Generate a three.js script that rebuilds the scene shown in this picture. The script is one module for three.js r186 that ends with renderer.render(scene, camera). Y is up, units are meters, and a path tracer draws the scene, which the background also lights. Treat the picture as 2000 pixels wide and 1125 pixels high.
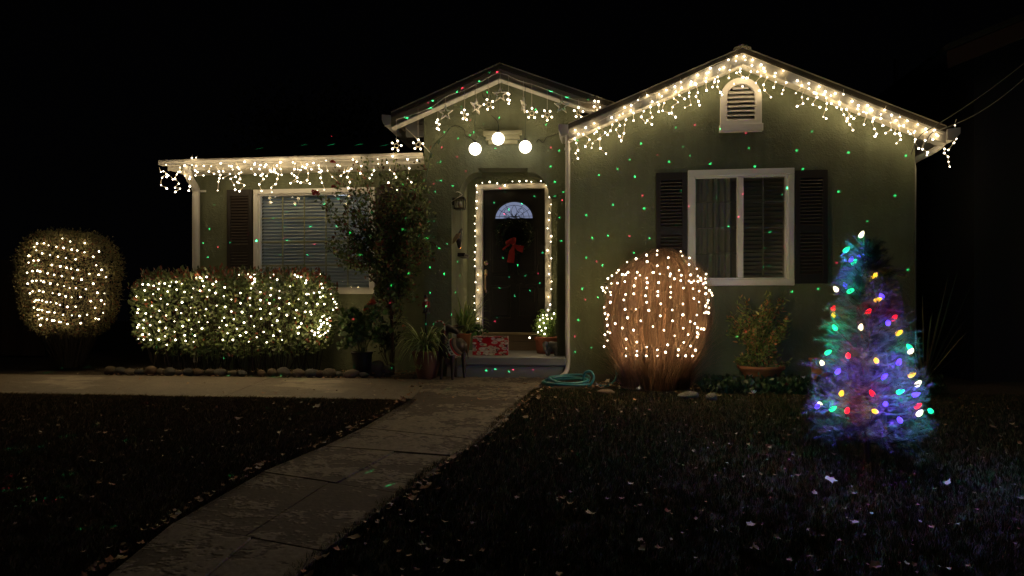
import * as THREE from 'three';
import { mergeGeometries } from 'three/addons/utils/BufferGeometryUtils.js';
import { RoundedBoxGeometry } from 'three/addons/geometries/RoundedBoxGeometry.js';
import { MarchingCubes } from 'three/addons/objects/MarchingCubes.js';

// ------------------------------------------------------------------ camera, sky, exposure
const V3 = (x, y, z) => new THREE.Vector3(x, y, z);
const FOCAL = 1250, MIDX = 1000, HORIZON = 610, YAW = 6.5 * Math.PI / 180;   // lens in pixels of a 2000 px wide frame
const EYE = V3(1.0125, 0.795, 8.03);
const FWD = V3(-Math.sin(YAW), 0, -Math.cos(YAW)), RGT = V3(Math.cos(YAW), 0, -Math.sin(YAW));
const scene = new THREE.Scene();
const camera = new THREE.PerspectiveCamera(2 * Math.atan(562.5 / FOCAL) * 180 / Math.PI, 2000 / 1125, 0.1, 300);
camera.position.copy(EYE);
camera.rotation.y = YAW;
camera.setViewOffset(2000, 1125, 0, 562.5 - HORIZON, 2000, 1125);
camera.updateProjectionMatrix();

// night sky: almost black, a breath of town glow towards the horizon
{
  const W = 64, H = 32, d = new Float32Array(W * H * 4);
  for (let y = 0; y < H; y++) for (let x = 0; x < W; x++) {
    const up = Math.max(0, (y + 0.5) / H - 0.5) * 2, k = 0.00035 + 0.0004 * Math.pow(1 - up, 6);
    d.set([k * 0.9, k * 0.92, k * 1.15, 1], (y * W + x) * 4);
  }
  const t = new THREE.DataTexture(d, W, H, THREE.RGBAFormat, THREE.FloatType);
  t.mapping = THREE.EquirectangularReflectionMapping; t.magFilter = THREE.LinearFilter; t.needsUpdate = true;
  scene.background = t; scene.environment = t;
}
// faint night light from the street side (moon and far street lamps together)
const moon = new THREE.DirectionalLight(new THREE.Color(1, 0.92, 0.8), 0.022);
moon.position.set(4, 14, 20); moon.target.position.set(0, 0, 0); moon.shadow.radius = 20;
moon.shadow.camera.left = -14; moon.shadow.camera.right = 14; moon.shadow.camera.top = 12; moon.shadow.camera.bottom = -12;
scene.add(moon, moon.target);
const renderer = new THREE.WebGLRenderer({ antialias: true });
renderer.toneMapping = THREE.LinearToneMapping;
renderer.toneMappingExposure = 1;
renderer.shadowMap.enabled = true;
const LAMP = new THREE.Color(1, 0.7, 0.31);          // warm white mini lights
const K = { bulb: 0.0104, net: 0.022, glow: 8.5, globe: 0.5 };       // candela of a mini bulb, its seen brightness, candela of a globe

// ------------------------------------------------------------------ helpers
function rng(s) { return () => { s = (s + 0x6d2b79f5) | 0; let t = Math.imul(s ^ (s >>> 15), 1 | s); t = (t + Math.imul(t ^ (t >>> 7), 61 | t)) ^ t; return ((t ^ (t >>> 14)) >>> 0) / 4294967296; }; }
const lerp = (a, b, t) => a + (b - a) * t, clamp = (x, a, b) => Math.min(b, Math.max(a, x));
// the ground: level by the house, falling gently to the street
const SLOPE0 = 0.27, SLOPE = 0.10;
const gy = (x, z) => (z > SLOPE0 ? -(z - SLOPE0) * SLOPE : 0);
const dirOf = (px, py) => FWD.clone().addScaledVector(RGT, (px - MIDX) / FOCAL).add(V3(0, (HORIZON - py) / FOCAL, 0));
const onZ = (px, py, z) => { const d = dirOf(px, py); return EYE.clone().addScaledVector(d, (z - EYE.z) / d.z); };
const xZ = (px, z) => onZ(px, 600, z).x;
const yZ = (px, py, z) => onZ(px, py, z).y;
const onX = (px, py, x) => { const d = dirOf(px, py); return EYE.clone().addScaledVector(d, (x - EYE.x) / d.x); };
function onGround(px, py, lift = 0) {
  const d = dirOf(px, py);
  let lo = 1, hi = 60;
  for (let i = 0; i < 50; i++) { const m = (lo + hi) / 2, p = EYE.clone().addScaledVector(d, m); if (p.y > gy(p.x, p.z) + lift) lo = m; else hi = m; }
  return EYE.clone().addScaledVector(d, lo);
}
// first point where a sight line meets a solid given by f(p) < 0
function onSolid(px, py, f, near = 3, far = 13) {
  const d = dirOf(px, py);
  let best = null, bv = 1e9;
  for (let t = near; t < far; t += 0.02) {
    const p = EYE.clone().addScaledVector(d, t), v = f(p);
    if (v < 0) return p;
    if (v < bv) { bv = v; best = p; }
  }
  return best;
}
const taken = {};
function numbered(n) { if (!(n in taken)) { taken[n] = 0; return n; } taken[n]++; return n + '_' + String(taken[n]).padStart(3, '0'); }
function tag(o, label, category, group, kind) {
  if (label) o.userData.label = label;
  if (category) o.userData.category = category;
  if (group) o.userData.group = group;
  if (kind) o.userData.kind = kind;
  return o;
}
function thing(name, label, category, pos = [0, 0, 0], turn = 0, group) {
  const o = new THREE.Group(); o.name = numbered(name);
  o.position.set(...pos); o.rotation.y = turn; scene.add(o);
  return tag(o, label, category, group);
}
function mesh(name, geo, mat, parent) {
  const m = new THREE.Mesh(Array.isArray(geo) ? mg(geo) : geo, mat);
  if (parent) { m.name = name; parent.add(m); } else { m.name = numbered(name); scene.add(m); }
  return m;
}
function structure(name, geo, mat) { const m = mesh(name, geo, mat); m.userData.kind = 'structure'; return m; }
function mg(list) {
  return mergeGeometries(list.map((g) => {
    const n = g.index ? g.toNonIndexed() : g.clone();
    for (const k of Object.keys(n.attributes)) if (!['position', 'normal', 'uv'].includes(k)) n.deleteAttribute(k);
    if (!n.attributes.normal) n.computeVertexNormals();
    if (!n.attributes.uv) n.setAttribute('uv', new THREE.BufferAttribute(new Float32Array(n.attributes.position.count * 2), 2));
    n.morphAttributes = {};
    return n;
  }));
}
const box = (w, h, d, x = 0, y = 0, z = 0) => new THREE.BoxGeometry(w, h, d).translate(x, y, z);
const rbox = (w, h, d, x = 0, y = 0, z = 0, r = 0.006) => new RoundedBoxGeometry(w, h, d, 2, Math.min(r, w / 2.01, h / 2.01, d / 2.01)).translate(x, y, z);
// box from corner to corner
const bb = (x0, x1, y0, y1, z0, z1) => box(Math.abs(x1 - x0), Math.abs(y1 - y0), Math.abs(z1 - z0), (x0 + x1) / 2, (y0 + y1) / 2, (z0 + z1) / 2);
const rbb = (x0, x1, y0, y1, z0, z1, r) => rbox(Math.abs(x1 - x0), Math.abs(y1 - y0), Math.abs(z1 - z0), (x0 + x1) / 2, (y0 + y1) / 2, (z0 + z1) / 2, r);
const cyl = (r0, r1, h, n = 16, x = 0, y = 0, z = 0) => new THREE.CylinderGeometry(r0, r1, h, n).translate(x, y, z);
const sph = (r, x = 0, y = 0, z = 0, a = 12, b = 8) => new THREE.SphereGeometry(r, a, b).translate(x, y, z);
const lathe = (pts, n = 28) => new THREE.LatheGeometry(pts.map((p) => new THREE.Vector2(p[0], p[1])), n);
function tube(pts, r, seg = 0, rad = 6, closed = false) {
  const c = new THREE.CatmullRomCurve3(pts, closed, 'centripetal');
  return new THREE.TubeGeometry(c, seg || Math.max(4, pts.length * 4), r, rad, closed);
}
function poly(pts, holes = []) {
  const s = new THREE.Shape(pts.map((p) => new THREE.Vector2(p[0], p[1])));
  for (const h of holes) s.holes.push(new THREE.Path(h.map((p) => new THREE.Vector2(p[0], p[1]))));
  return s;
}
// a flat outline in x, y given thickness from z0 (back) to z1 (front)
function slab(pts, z0, z1, holes = [], bevel = 0) {
  const g = new THREE.ExtrudeGeometry(poly(pts, holes), { depth: z1 - z0 - 2 * bevel, bevelEnabled: bevel > 0, bevelSize: bevel, bevelThickness: bevel, bevelOffset: -bevel, bevelSegments: 2, curveSegments: 16 });
  return g.translate(0, 0, z0 + bevel);
}
// a profile in (z, y) run along x
function runX(pts, x0, x1) {
  const g = new THREE.ExtrudeGeometry(poly(pts.map((p) => [-p[0], p[1]])), { depth: x1 - x0, bevelEnabled: false });
  return g.rotateY(Math.PI / 2).translate(x0, 0, 0);
}
// a board along a roof slope, hung between two drops below the line A-B
const rake = (A, B, w0, w1, z0, z1) => slab([[A.x, A.y - w1], [B.x, B.y - w1], [B.x, B.y - w0], [A.x, A.y - w0]], z0, z1);
const rect = (x0, x1, y0, y1) => [[x0, y0], [x1, y0], [x1, y1], [x0, y1]];
// instanced stuff under a thing
const dummy = new THREE.Object3D();
function scatter(name, geo, mat, places, parent) {
  const im = new THREE.InstancedMesh(geo, mat, places.length);
  places.forEach((p, i) => {
    dummy.position.copy(p.p); dummy.scale.set(1, 1, 1).multiplyScalar(p.s ?? 1); if (p.sy) dummy.scale.y *= p.sy;
    if (p.q) dummy.quaternion.copy(p.q); else dummy.rotation.set(...(p.r ?? [0, 0, 0]));
    dummy.updateMatrix(); im.setMatrixAt(i, dummy.matrix);
    if (p.c) im.setColorAt(i, p.c);
  });
  im.name = parent ? name : numbered(name); im.userData.kind = 'stuff';
  (parent ?? scene).add(im);
  return im;
}
const col = (r, g, b) => new THREE.Color().setRGB(r, g, b);
// tileable noise textures
function noiseField(n, seed, octaves, stretch = 1) {
  const out = new Float32Array(n * n);
  for (const [f, a] of octaves) {
    const r = rng(seed + f * 31), fx = f, fy = Math.max(1, Math.round(f * stretch)), g = Float32Array.from({ length: fx * fy }, () => r());
    for (let y = 0; y < n; y++) for (let x = 0; x < n; x++) {
      const u = x / n * fx, v = y / n * fy, i = Math.floor(u), j = Math.floor(v);
      let s = u - i, t = v - j; s = s * s * (3 - 2 * s); t = t * t * (3 - 2 * t);
      const at = (p, q) => g[(q % fy) * fx + (p % fx)];
      out[y * n + x] += a * lerp(lerp(at(i, j), at(i + 1, j), s), lerp(at(i, j + 1), at(i + 1, j + 1), s), t);
    }
  }
  return out;
}
function tex(n, fn, metres, srgb = false) {
  const d = new Uint8Array(n * n * 4);
  for (let y = 0; y < n; y++) for (let x = 0; x < n; x++) { const c = fn(x, y, y * n + x); d.set([clamp(c[0], 0, 1) * 255, clamp(c[1], 0, 1) * 255, clamp(c[2], 0, 1) * 255, 255], (y * n + x) * 4); }
  const t = new THREE.DataTexture(d, n, n); t.wrapS = t.wrapT = THREE.RepeatWrapping; t.magFilter = THREE.LinearFilter;
  t.repeat.set(1 / metres[0], 1 / (metres[1] ?? metres[0])); if (srgb) t.colorSpace = THREE.SRGBColorSpace; t.needsUpdate = true;
  return t;
}
const lin = (x) => Math.pow(x, 1 / 2.2);
const tint = (r, g, b, k) => [lin(r * k), lin(g * k), lin(b * k)];

// ------------------------------------------------------------------ materials
const std = (r, g, b, rough = 0.8, more = {}) => new THREE.MeshStandardMaterial({ color: col(r, g, b), roughness: rough, ...more });
const nStucco = noiseField(512, 3, [[6, 0.15], [40, 0.3], [90, 0.3], [170, 0.25]]);
const nBig = noiseField(512, 9, [[3, 0.4], [7, 0.3], [19, 0.2], [60, 0.1]]);
const nStreak = noiseField(512, 11, [[24, 0.5], [60, 0.3], [150, 0.2]], 0.12);
const nFine = noiseField(512, 15, [[30, 0.3], [80, 0.4], [200, 0.3]]);
const stuccoBump = tex(512, (x, y, i) => [nStucco[i], nStucco[i], nStucco[i]], [1.1]);
const M = {
  stucco: new THREE.MeshStandardMaterial({ roughness: 0.92, bumpMap: stuccoBump, bumpScale: 0.008, map: tex(512, (x, y, i) => tint(0.108, 0.122, 0.073, 0.3 + 0.95 * nBig[i] + 0.45 * nStreak[i]), [3.7], true) }),
  trim: new THREE.MeshStandardMaterial({ roughness: 0.55, map: tex(256, (x, y, i) => tint(0.62, 0.6, 0.57, 0.8 + 0.35 * nBig[(y * 2) * 512 + x * 2]), [1.3], true) }),
  shadedBoard: std(0.24, 0.21, 0.16, 0.75),  // rake board of the entry gable, darkened to stand for its weak light
  board: new THREE.MeshStandardMaterial({ roughness: 0.6, map: tex(256, (x, y, i) => tint(0.4, 0.39, 0.36, 0.62 + 0.6 * nBig[((y * 2 + 77) % 512) * 512 + x * 2]), [1.1], true) }),
  soffit: std(0.55, 0.53, 0.48, 0.7),
  vinyl: std(0.64, 0.63, 0.61, 0.4),
  gutter: std(0.47, 0.46, 0.44, 0.45),
  shingle: new THREE.MeshStandardMaterial({ roughness: 0.95, color: col(0.03, 0.026, 0.02), bumpMap: tex(256, (x, y) => { const c = nFine[(y * 2) * 512 + x * 2] * 0.5 + ((y % 32) / 32) * 0.5; return [c, c, c]; }, [1.2]), bumpScale: 0.02 }),
  edge: std(0.35, 0.32, 0.25, 0.6),
  darkEdge: std(0.055, 0.047, 0.035, 0.8),
  shutter: std(0.013, 0.009, 0.008, 0.6),
  louvre: std(0.034, 0.024, 0.019, 0.5),
  door: new THREE.MeshStandardMaterial({ color: col(0.006, 0.0045, 0.004), roughness: 0.62, metalness: 0 }),
  brass: std(0.42, 0.33, 0.19, 0.38, { metalness: 0.7 }),
  glass: new THREE.MeshPhysicalMaterial({ color: 0xffffff, roughness: 0, transmission: 1, thickness: 0, ior: 1.5 }),
  dark: std(0.012, 0.011, 0.01, 0.7),
  black: std(0.006, 0.006, 0.006, 0.45),
  iron: std(0.02, 0.018, 0.016, 0.5, { metalness: 0.4 }),
  wire: std(0.7, 0.65, 0.56, 0.6),
  netWire: std(0.07, 0.055, 0.04, 0.7),
  greenWire: std(0.02, 0.05, 0.025, 0.6),
  terracotta: std(0.30, 0.115, 0.055, 0.85),
  darkPot: std(0.11, 0.045, 0.025, 0.7),
  concrete: new THREE.MeshStandardMaterial({ roughness: 0.9 }),
  stepPaint: std(0.20, 0.205, 0.21, 0.5),
  wood: new THREE.MeshStandardMaterial({ roughness: 0.75, map: tex(256, (x, y) => tint(0.26, 0.19, 0.12, 0.4 + nFine[(y * 2) * 512 + (x >> 2)] * 1.0), [1.2, 0.35], true) }),
};
const bulbMat = (r, g, b, k) => new THREE.MeshStandardMaterial({ color: col(0.9, 0.85, 0.75), emissive: col(r, g, b), emissiveIntensity: k, roughness: 0.3 });
M.bulb = bulbMat(1, 0.82, 0.56, K.glow);
M.bulbs = [0.55, 0.8, 1, 1, 1.25, 1.5].map((k) => bulbMat(1, 0.86, 0.64, K.glow * k));
const bulbRng = rng(99);
M.deadBulb = std(0.5, 0.48, 0.42, 0.2);
const bulbGeo = new THREE.IcosahedronGeometry(0.0102, 0);
const lights = [];
function pointLight(p, color, cd, soft = 1) {
  const l = new THREE.PointLight(color, cd, 0, 2); l.position.copy(p); l.castShadow = true; l.shadow.radius = soft; l.name = 'bulb';
  scene.add(l); lights.push(l); return l;
}
let bulbCount = 0;
// a bulb mesh under a string of lights; every second one carries a lamp
function bulb(parent, p, every = 2, k = 1) {
  const v = Math.floor(bulbRng() * 6), m = mesh('bulb', bulbGeo, M.bulbs[v], parent); m.position.copy(p); m.scale.setScalar(0.82 + 0.07 * v);
  if (bulbCount++ % every === 0) pointLight(p, LAMP, Math.max(0.0005, (K.bulb * k - K.glow * Math.PI * 0.01 * 0.01)) * every);
  return m;
}

// ------------------------------------------------------------------ ground
{
  const g = new THREE.PlaneGeometry(90, 70, 90, 140).rotateX(-Math.PI / 2).translate(0, 0, -15);
  const p = g.attributes.position;
  for (let i = 0; i < p.count; i++) p.setY(i, gy(p.getX(i), p.getZ(i)) - 0.03);
  g.computeVertexNormals();
  const uv = g.attributes.uv; for (let i = 0; i < p.count; i++) uv.setXY(i, p.getX(i), p.getZ(i));
  M.soil = new THREE.MeshStandardMaterial({ roughness: 1, map: tex(512, (x, y, i) => tint(0.055, 0.038, 0.024, 0.3 + 1.2 * nFine[i]), [0.9], true), bumpMap: tex(512, (x, y, i) => [nFine[i], nFine[i], nFine[i]], [0.9]), bumpScale: 0.03 });
  structure('ground', g, M.soil);
}
// lawn sheets either side of the path
const pathL = [[848, 738], [785, 801], [650, 871], [560, 902], [443, 965], [362, 1010], [258, 1096], [150, 1180], [10, 1300]].map((p) => onGround(...p));
const pathR = [[1066, 738], [1055, 763], [978, 821], [929, 875], [843, 920], [785, 970], [708, 1028], [614, 1096], [520, 1180], [390, 1300]].map((p) => onGround(...p));
const alongZ = (line, z) => { for (let i = 0; i + 1 < line.length; i++) if (z <= line[i + 1].z || i + 2 === line.length) { const a = line[i], b = line[i + 1]; return lerp(a.x, b.x, (z - a.z) / (b.z - a.z)); } };
const WALK0 = 0.5, WALK1 = 1.56;
const leftX = (z) => alongZ(pathL, z), rightX = (z) => alongZ(pathR, z);
const lawnBack = (x) => 0.95 + 0.12 * Math.sin(x * 2.1) - 0.1 * clamp((x - 2) / 3, 0, 1);   // back edge of the lawn on the house's other side
function sheet(edgeA, edgeB, z0, z1, n, lift, uvs = 1) {   // strip between two x(z) edges that follows the ground
  const pos = [], uv = [], idx = [], m = 14;
  for (let i = 0; i <= n; i++) { const z = lerp(z0, z1, i / n); for (let j = 0; j <= m; j++) { const x = lerp(edgeA(z), edgeB(z), j / m); pos.push(x, gy(x, z) + lift, z); uv.push(x, z); } }
  for (let i = 0; i < n; i++) for (let j = 0; j < m; j++) { const a = i * (m + 1) + j, b = a + 1, c = a + m + 1, d = c + 1; idx.push(a, c, b, b, c, d); }
  const g = new THREE.BufferGeometry(); g.setAttribute('position', new THREE.Float32BufferAttribute(pos, 3)); g.setAttribute('uv', new THREE.Float32BufferAttribute(uv, 2)); g.setIndex(idx); g.computeVertexNormals(); return g;
}
M.turf = new THREE.MeshStandardMaterial({ roughness: 1, map: tex(512, (x, y, i) => { const k = nFine[i], b = nBig[i]; return tint(lerp(0.03, 0.045, b), lerp(0.036, 0.036, b), 0.016, 0.35 + k); }, [1.5], true) });
structure('lawn', sheet(() => -14, (z) => leftX(z) - 0.03, WALK1 + 0.02, 8.2, 40, -0.006), M.turf);
structure('lawn', sheet((z) => rightX(z) + 0.03, () => 14, 1.0, 8.2, 40, -0.006), M.turf);

// concrete of the walk and the path: worn pale skin over darker, browner concrete
{
  const n1 = noiseField(1024, 21, [[4, 0.4], [11, 0.28], [31, 0.18], [90, 0.14]], 2.4), n2 = noiseField(1024, 27, [[50, 0.4], [140, 0.4], [300, 0.2]]);
  const pale = (i) => clamp((n1[i] + (n2[i] - 0.5) * 0.4 - 0.465) * 9, 0, 1);
  M.path = new THREE.MeshStandardMaterial({ roughness: 0.85,
    map: tex(1024, (x, y, i) => { const k = pale(i) * (0.75 + 0.5 * n2[i]), v = 0.62 + 0.76 * n2[i]; return tint(lerp(0.055, 0.145, k), lerp(0.039, 0.118, k), lerp(0.029, 0.09, k), v); }, [2.6, 2.6], true),
    bumpMap: tex(512, (x, y) => { const i = (y * 2) * 1024 + x * 2, v = 0.6 * pale(i) + 0.4 * n2[i]; return [v, v, v]; }, [2.6, 2.6]), bumpScale: 0.006 });
  const n3 = noiseField(512, 33, [[3, 0.4], [9, 0.3], [24, 0.2], [80, 0.1]], 2.5);
  M.walk = new THREE.MeshStandardMaterial({ roughness: 0.8, map: tex(512, (x, y, i) => { const k = clamp((n3[i] - 0.56) * 7, 0, 1); return tint(lerp(0.14, 0.26, k), lerp(0.112, 0.218, k), lerp(0.08, 0.16, k), 0.7 + 0.6 * nFine[i] * 0.8); }, [3.1], true), bumpMap: tex(512, (x, y, i) => [nFine[i], nFine[i], nFine[i]], [1.1]), bumpScale: 0.004 });
}
function slabOn(ground, name, corners, mat, thick = 0.06, lift = 0.02) {   // corners a, b (far edge left, right), c, d (near edge right, left)
  const [a, b, c, d] = corners, n = 6, pos = [], uv = [], idx = [];
  const pt = (u, v) => { const x = lerp(lerp(a[0], b[0], u), lerp(d[0], c[0], u), v), z = lerp(lerp(a[1], b[1], u), lerp(d[1], c[1], u), v); return [x, z]; };
  for (let i = 0; i <= n; i++) for (let j = 0; j <= n; j++) { const [x, z] = pt(j / n, i / n); pos.push(x, gy(x, z) + lift, z); uv.push(x, z); }
  for (let i = 0; i < n; i++) for (let j = 0; j < n; j++) { const p = i * (n + 1) + j; idx.push(p, p + n + 1, p + 1, p + 1, p + n + 1, p + n + 2); }
  const ring = [];
  for (let j = 0; j < n; j++) ring.push(j); for (let i = 0; i < n; i++) ring.push(i * (n + 1) + n);
  for (let j = n; j > 0; j--) ring.push(n * (n + 1) + j); for (let i = n; i > 0; i--) ring.push(i * (n + 1));
  const base = pos.length / 3;
  for (const k of ring) { pos.push(pos[k * 3], pos[k * 3 + 1], pos[k * 3 + 2]); uv.push(uv[k * 2], uv[k * 2 + 1]); pos.push(pos[k * 3], pos[k * 3 + 1] - thick, pos[k * 3 + 2]); uv.push(uv[k * 2], uv[k * 2 + 1] + thick); }
  for (let k = 0; k < ring.length; k++) { const p = base + 2 * k, q = base + 2 * ((k + 1) % ring.length); idx.push(p, q, p + 1, q, q + 1, p + 1); }
  const g = new THREE.BufferGeometry(); g.setAttribute('position', new THREE.Float32BufferAttribute(pos, 3)); g.setAttribute('uv', new THREE.Float32BufferAttribute(uv, 2)); g.setIndex(idx); g.computeVertexNormals();
  return mesh(name, g, mat, ground);
}
{
  const walk = tag(new THREE.Group(), 'pale concrete walk running along the front bed to the porch', null, null, 'structure'); walk.name = 'walkway'; scene.add(walk);
  const r = rng(5);
  for (let x = -13; x < -1.2; x += 1.45) slabOn(walk, 'slab', [[x, WALK0], [Math.min(x + 1.444, leftX(WALK0) - 0.008), WALK0], [Math.min(x + 1.444, leftX(WALK1) - 0.008), WALK1], [x, WALK1]], M.walk, 0.08, 0.012 + r() * 0.003);
  const path = tag(new THREE.Group(), 'worn concrete path slanting from the porch step towards the street', null, null, 'structure'); path.name = 'path'; scene.add(path);
  // joints as far and near pairs (z at the left edge, z at the right edge)
  const joints = [[0.34, 0.34], [1.62, 1.35], [2.62, 2.9], [3.15, 3.3], [3.75, 4.05], [4.6, 4.85], [5.7, 5.95], [7.2, 7.4]];
  for (let i = 0; i + 1 < joints.length; i++) {
    const [l0, r0] = joints[i], [l1, r1] = joints[i + 1], gp = 0.006, li = 0.014 + 0.012 * r();
    const L0 = leftX(l0 + gp), R0 = rightX(r0 + gp), L1 = leftX(l1 - gp), R1 = rightX(r1 - gp);
    if (i < 3) { slabOn(path, 'slab', [[L0, l0 + gp], [R0, r0 + gp], [R1, r1 - gp], [L1, l1 - gp]], M.path, 0.08, li); continue; }
    const f = i % 2 ? 0.55 : 0.5, m0 = lerp(L0, R0, f), m1 = lerp(L1, R1, f), z0 = lerp(l0, r0, f), z1 = lerp(l1, r1, f);
    slabOn(path, 'slab', [[L0, l0 + gp], [m0 - 0.004, z0 + gp], [m1 - 0.004, z1 - gp], [L1, l1 - gp]], M.path, 0.08, li);
    slabOn(path, 'slab', [[m0 + 0.004, z0 + gp], [R0, r0 + gp], [R1, r1 - gp], [m1 + 0.004, z1 - gp]], M.path, 0.08, 0.014 + 0.012 * r());
  }
}

// ------------------------------------------------------------------ the house
const OV = 0.13, ZR = 0.25, ZL = -0.4, ZD = -1.11, STEP = 0.25;
const house = thing('bungalow', 'olive green stucco bungalow with two gables and white trim, lit by strings of lights', 'house');
const H = (name, geo, mat, parent = house) => mesh(name, geo, mat, parent);
const lineY = (A, B, x) => lerp(A.y, B.y, (x - A.x) / (B.x - A.x));

// right wing
const rP = onZ(1451, 92, ZR + OV), rL = onZ(1110, 241, ZR + OV), rR = onZ(1848, 246, ZR + OV);
const rx0 = xZ(1112, ZR), rx1 = xZ(1787, ZR);
const win2 = { x0: xZ(1343, ZR), x1: xZ(1550, ZR), y0: yZ(1450, 558, ZR), y1: yZ(1450, 331, ZR) };
const vent = { x0: xZ(1406, ZR), x1: xZ(1486, ZR), y0: yZ(1446, 259, ZR), y1: yZ(1446, 154, ZR) };
const ventC = (vent.x0 + vent.x1) / 2, ventR = (vent.x1 - vent.x0) / 2, ventIn = ventR - 0.075;
const archPts = (c, r, yb, yt, n = 18) => { const out = [[c - r, yb], [c + r, yb]], cy = yt - r; for (let i = 0; i <= n; i++) { const a = i / n * Math.PI; out.push([c + r * Math.cos(a), cy + r * Math.sin(a)]); } return out; };
{
  const top = (x) => (x < rP.x ? lineY(rL, rP, x) : lineY(rP, rR, x)) - 0.085;
  const o = [[rx0, -0.3], [rx1, -0.3], [rx1, top(rx1)], [rP.x, rP.y - 0.085], [rx0, top(rx0)]];
  H('wall', slab(o, ZR - 0.2, ZR, [rect(win2.x0 + 0.03, win2.x1 - 0.03, win2.y0 + 0.03, win2.y1 - 0.03), archPts(ventC, ventIn, vent.y0 + 0.09, vent.y1 - 0.075)]), M.stucco);
  H('wall', bb(rx1 - 0.2, rx1, -0.3, top(rx1), -6, ZR - 0.2), M.stucco);
  H('wall', bb(rx0, rx0 + 0.2, -0.3, top(rx0), -6, ZR - 0.2), M.stucco);
  H('foundation', bb(rx0 - 0.01, rx1 + 0.01, -0.2, 0.05, ZR - 0.1, ZR + 0.012), std(0.1, 0.09, 0.075, 0.9));
}
// entry
const eZ = OV;
const eP = onZ(976, 123, eZ), eL = onZ(764, 219, eZ), eR = onZ(1205, 202, eZ);
const ex0 = xZ(828, 0), ex1 = rx0 + 0.12;
{
  const top = (x) => (x < eP.x ? lineY(eL, eP, x) : lineY(eP, eR, x)) - 0.08;
  const q = (px, py) => { const p = onZ(px, py, 0); return [p.x, p.y]; };
  const arch = [];
  const [lx, ] = q(882, 500), [rx] = q(1088, 500);
  arch.push([lx, -0.3], [lx, q(882, 386)[1]]);
  const a0 = q(897, 386), a1 = q(935, 336), b1 = q(1030, 336), b0 = q(1073, 380);
  for (let i = 0; i <= 8; i++) { const t = i / 8 * Math.PI / 2; arch.push([a1[0] - (a1[0] - a0[0]) * Math.cos(t), a0[1] + (a1[1] - a0[1]) * Math.sin(t)]); }
  arch.push(q(934, 328), q(1031, 328));
  for (let i = 0; i <= 8; i++) { const t = (1 - i / 8) * Math.PI / 2; arch.push([b1[0] + (b0[0] - b1[0]) * Math.cos(t), b0[1] + (b1[1] - b0[1]) * Math.sin(t)]); }
  arch.push([rx, b0[1]], [rx, -0.3]);
  const o = [[ex0, -0.3], ...arch, [ex1, -0.3], [ex1, top(ex1)], [eP.x, eP.y - 0.08], [ex0, top(ex0)]];
  H('wall', slab(o, -0.26, 0), M.stucco);
  H('alcove_wall', bb(lx - 0.16, lx, -0.3, 3.2, ZD, -0.261), M.stucco); H('alcove_wall', bb(rx, rx + 0.16, -0.3, 3.2, ZD, -0.261), M.stucco);
  H('alcove_ceiling', bb(lx - 0.16, rx + 0.16, 2.95, 3.05, ZD, -0.261), M.stucco);
  H('wall', bb(ex0, ex0 + 0.2, -0.3, top(ex0), -4, ZD), M.stucco);
}
const dx0 = xZ(943, ZD), dx1 = xZ(1065, ZD), dy0 = yZ(1000, 649, ZD), dy1 = yZ(1000, 370, ZD);
H('wall', slab([[ex0 + 0.2, -0.3], [dx0 - 0.05, -0.3], [dx0 - 0.05, dy1 + 0.04], [dx1 + 0.05, dy1 + 0.04], [dx1 + 0.05, -0.3], [ex1, -0.3], [ex1, 3.4], [ex0 + 0.2, 3.4]], ZD - 0.15, ZD - 0.004), M.stucco);
{ // raised moulding over the globes
  const q = (px, py) => { const p = onZ(px, py, 0); return [p.x, p.y]; };
  const [x0, y1] = q(945, 259), [x1] = q(1020, 259), [, y0] = q(980, 283), h = (y1 - y0) / 3;
  const s = H('moulding', [0, 1, 2].map((k) => rbb(x0 + k * 0.03, x1 - k * 0.03, y1 - (k + 1) * h + 0.002, y1 - k * h, -0.02, 0.075 - k * 0.018, 0.008)), std(0.26, 0.25, 0.15, 0.85));
}
// left wing
const gz = ZL + 0.36;
const lg = { x0: xZ(318, gz), x1: xZ(829, gz), y1: (yZ(318, 315, gz) + yZ(829, 302, gz)) / 2, y0: (yZ(330, 333, gz) + yZ(829, 319, gz)) / 2 };
const lx0 = xZ(380, ZL);
const win1 = { x0: xZ(497, ZL), x1: xZ(733, ZL), y0: yZ(720, 574, ZL), y1: yZ(600, 369, ZL) };
{
  H('wall', slab(rect(lx0, ex0 + 0.02, -0.3, lg.y1 + 0.05), ZL - 0.2, ZL, [rect(win1.x0 + 0.03, win1.x1 - 0.03, win1.y0 + 0.03, win1.y1 - 0.03)]), M.stucco);
  H('wall', bb(lx0, lx0 + 0.2, -0.3, lg.y1, -5, ZL - 0.2), M.stucco);
  H('wall', bb(-0.9 + ex0, ex0 + 0.001, lg.y1 + 0.2, 3.3, -2.6, -2.4), M.stucco);
}
function gable(P, L, R, zf, zb, zw, dark, board, boardMat) {
  for (const [A, B] of [[L, P], [P, R]]) {
    H('roof', rake(A, B, 0.004, 0.074, zb, zf), M.shingle);
    H('drip_edge', rake(A, B, -0.005, 0.008, zf - 0.05, zf + 0.008), M.edge);
    H('rake_trim', rake(A, B, 0.012, dark, zf, zf + 0.006), M.darkEdge);
    H('rake_board', rake(A, B, dark, dark + board, zf - 0.03, zf), boardMat);
    H('soffit', rake(A, B, dark + board, dark + board + 0.014, zw + 0.001, zf + 0.004), M.soffit);
    H('soffit', rake(A, B, 0.076, 0.086, zb, zf - 0.031), M.soffit);
  }
}
gable(rP, rL, rR, ZR + OV, -6, ZR, 0.062, 0.125, M.board);
gable(eP, eL, eR, eZ, -5, 0, 0.06, 0.125, M.shadedBoard);
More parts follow.
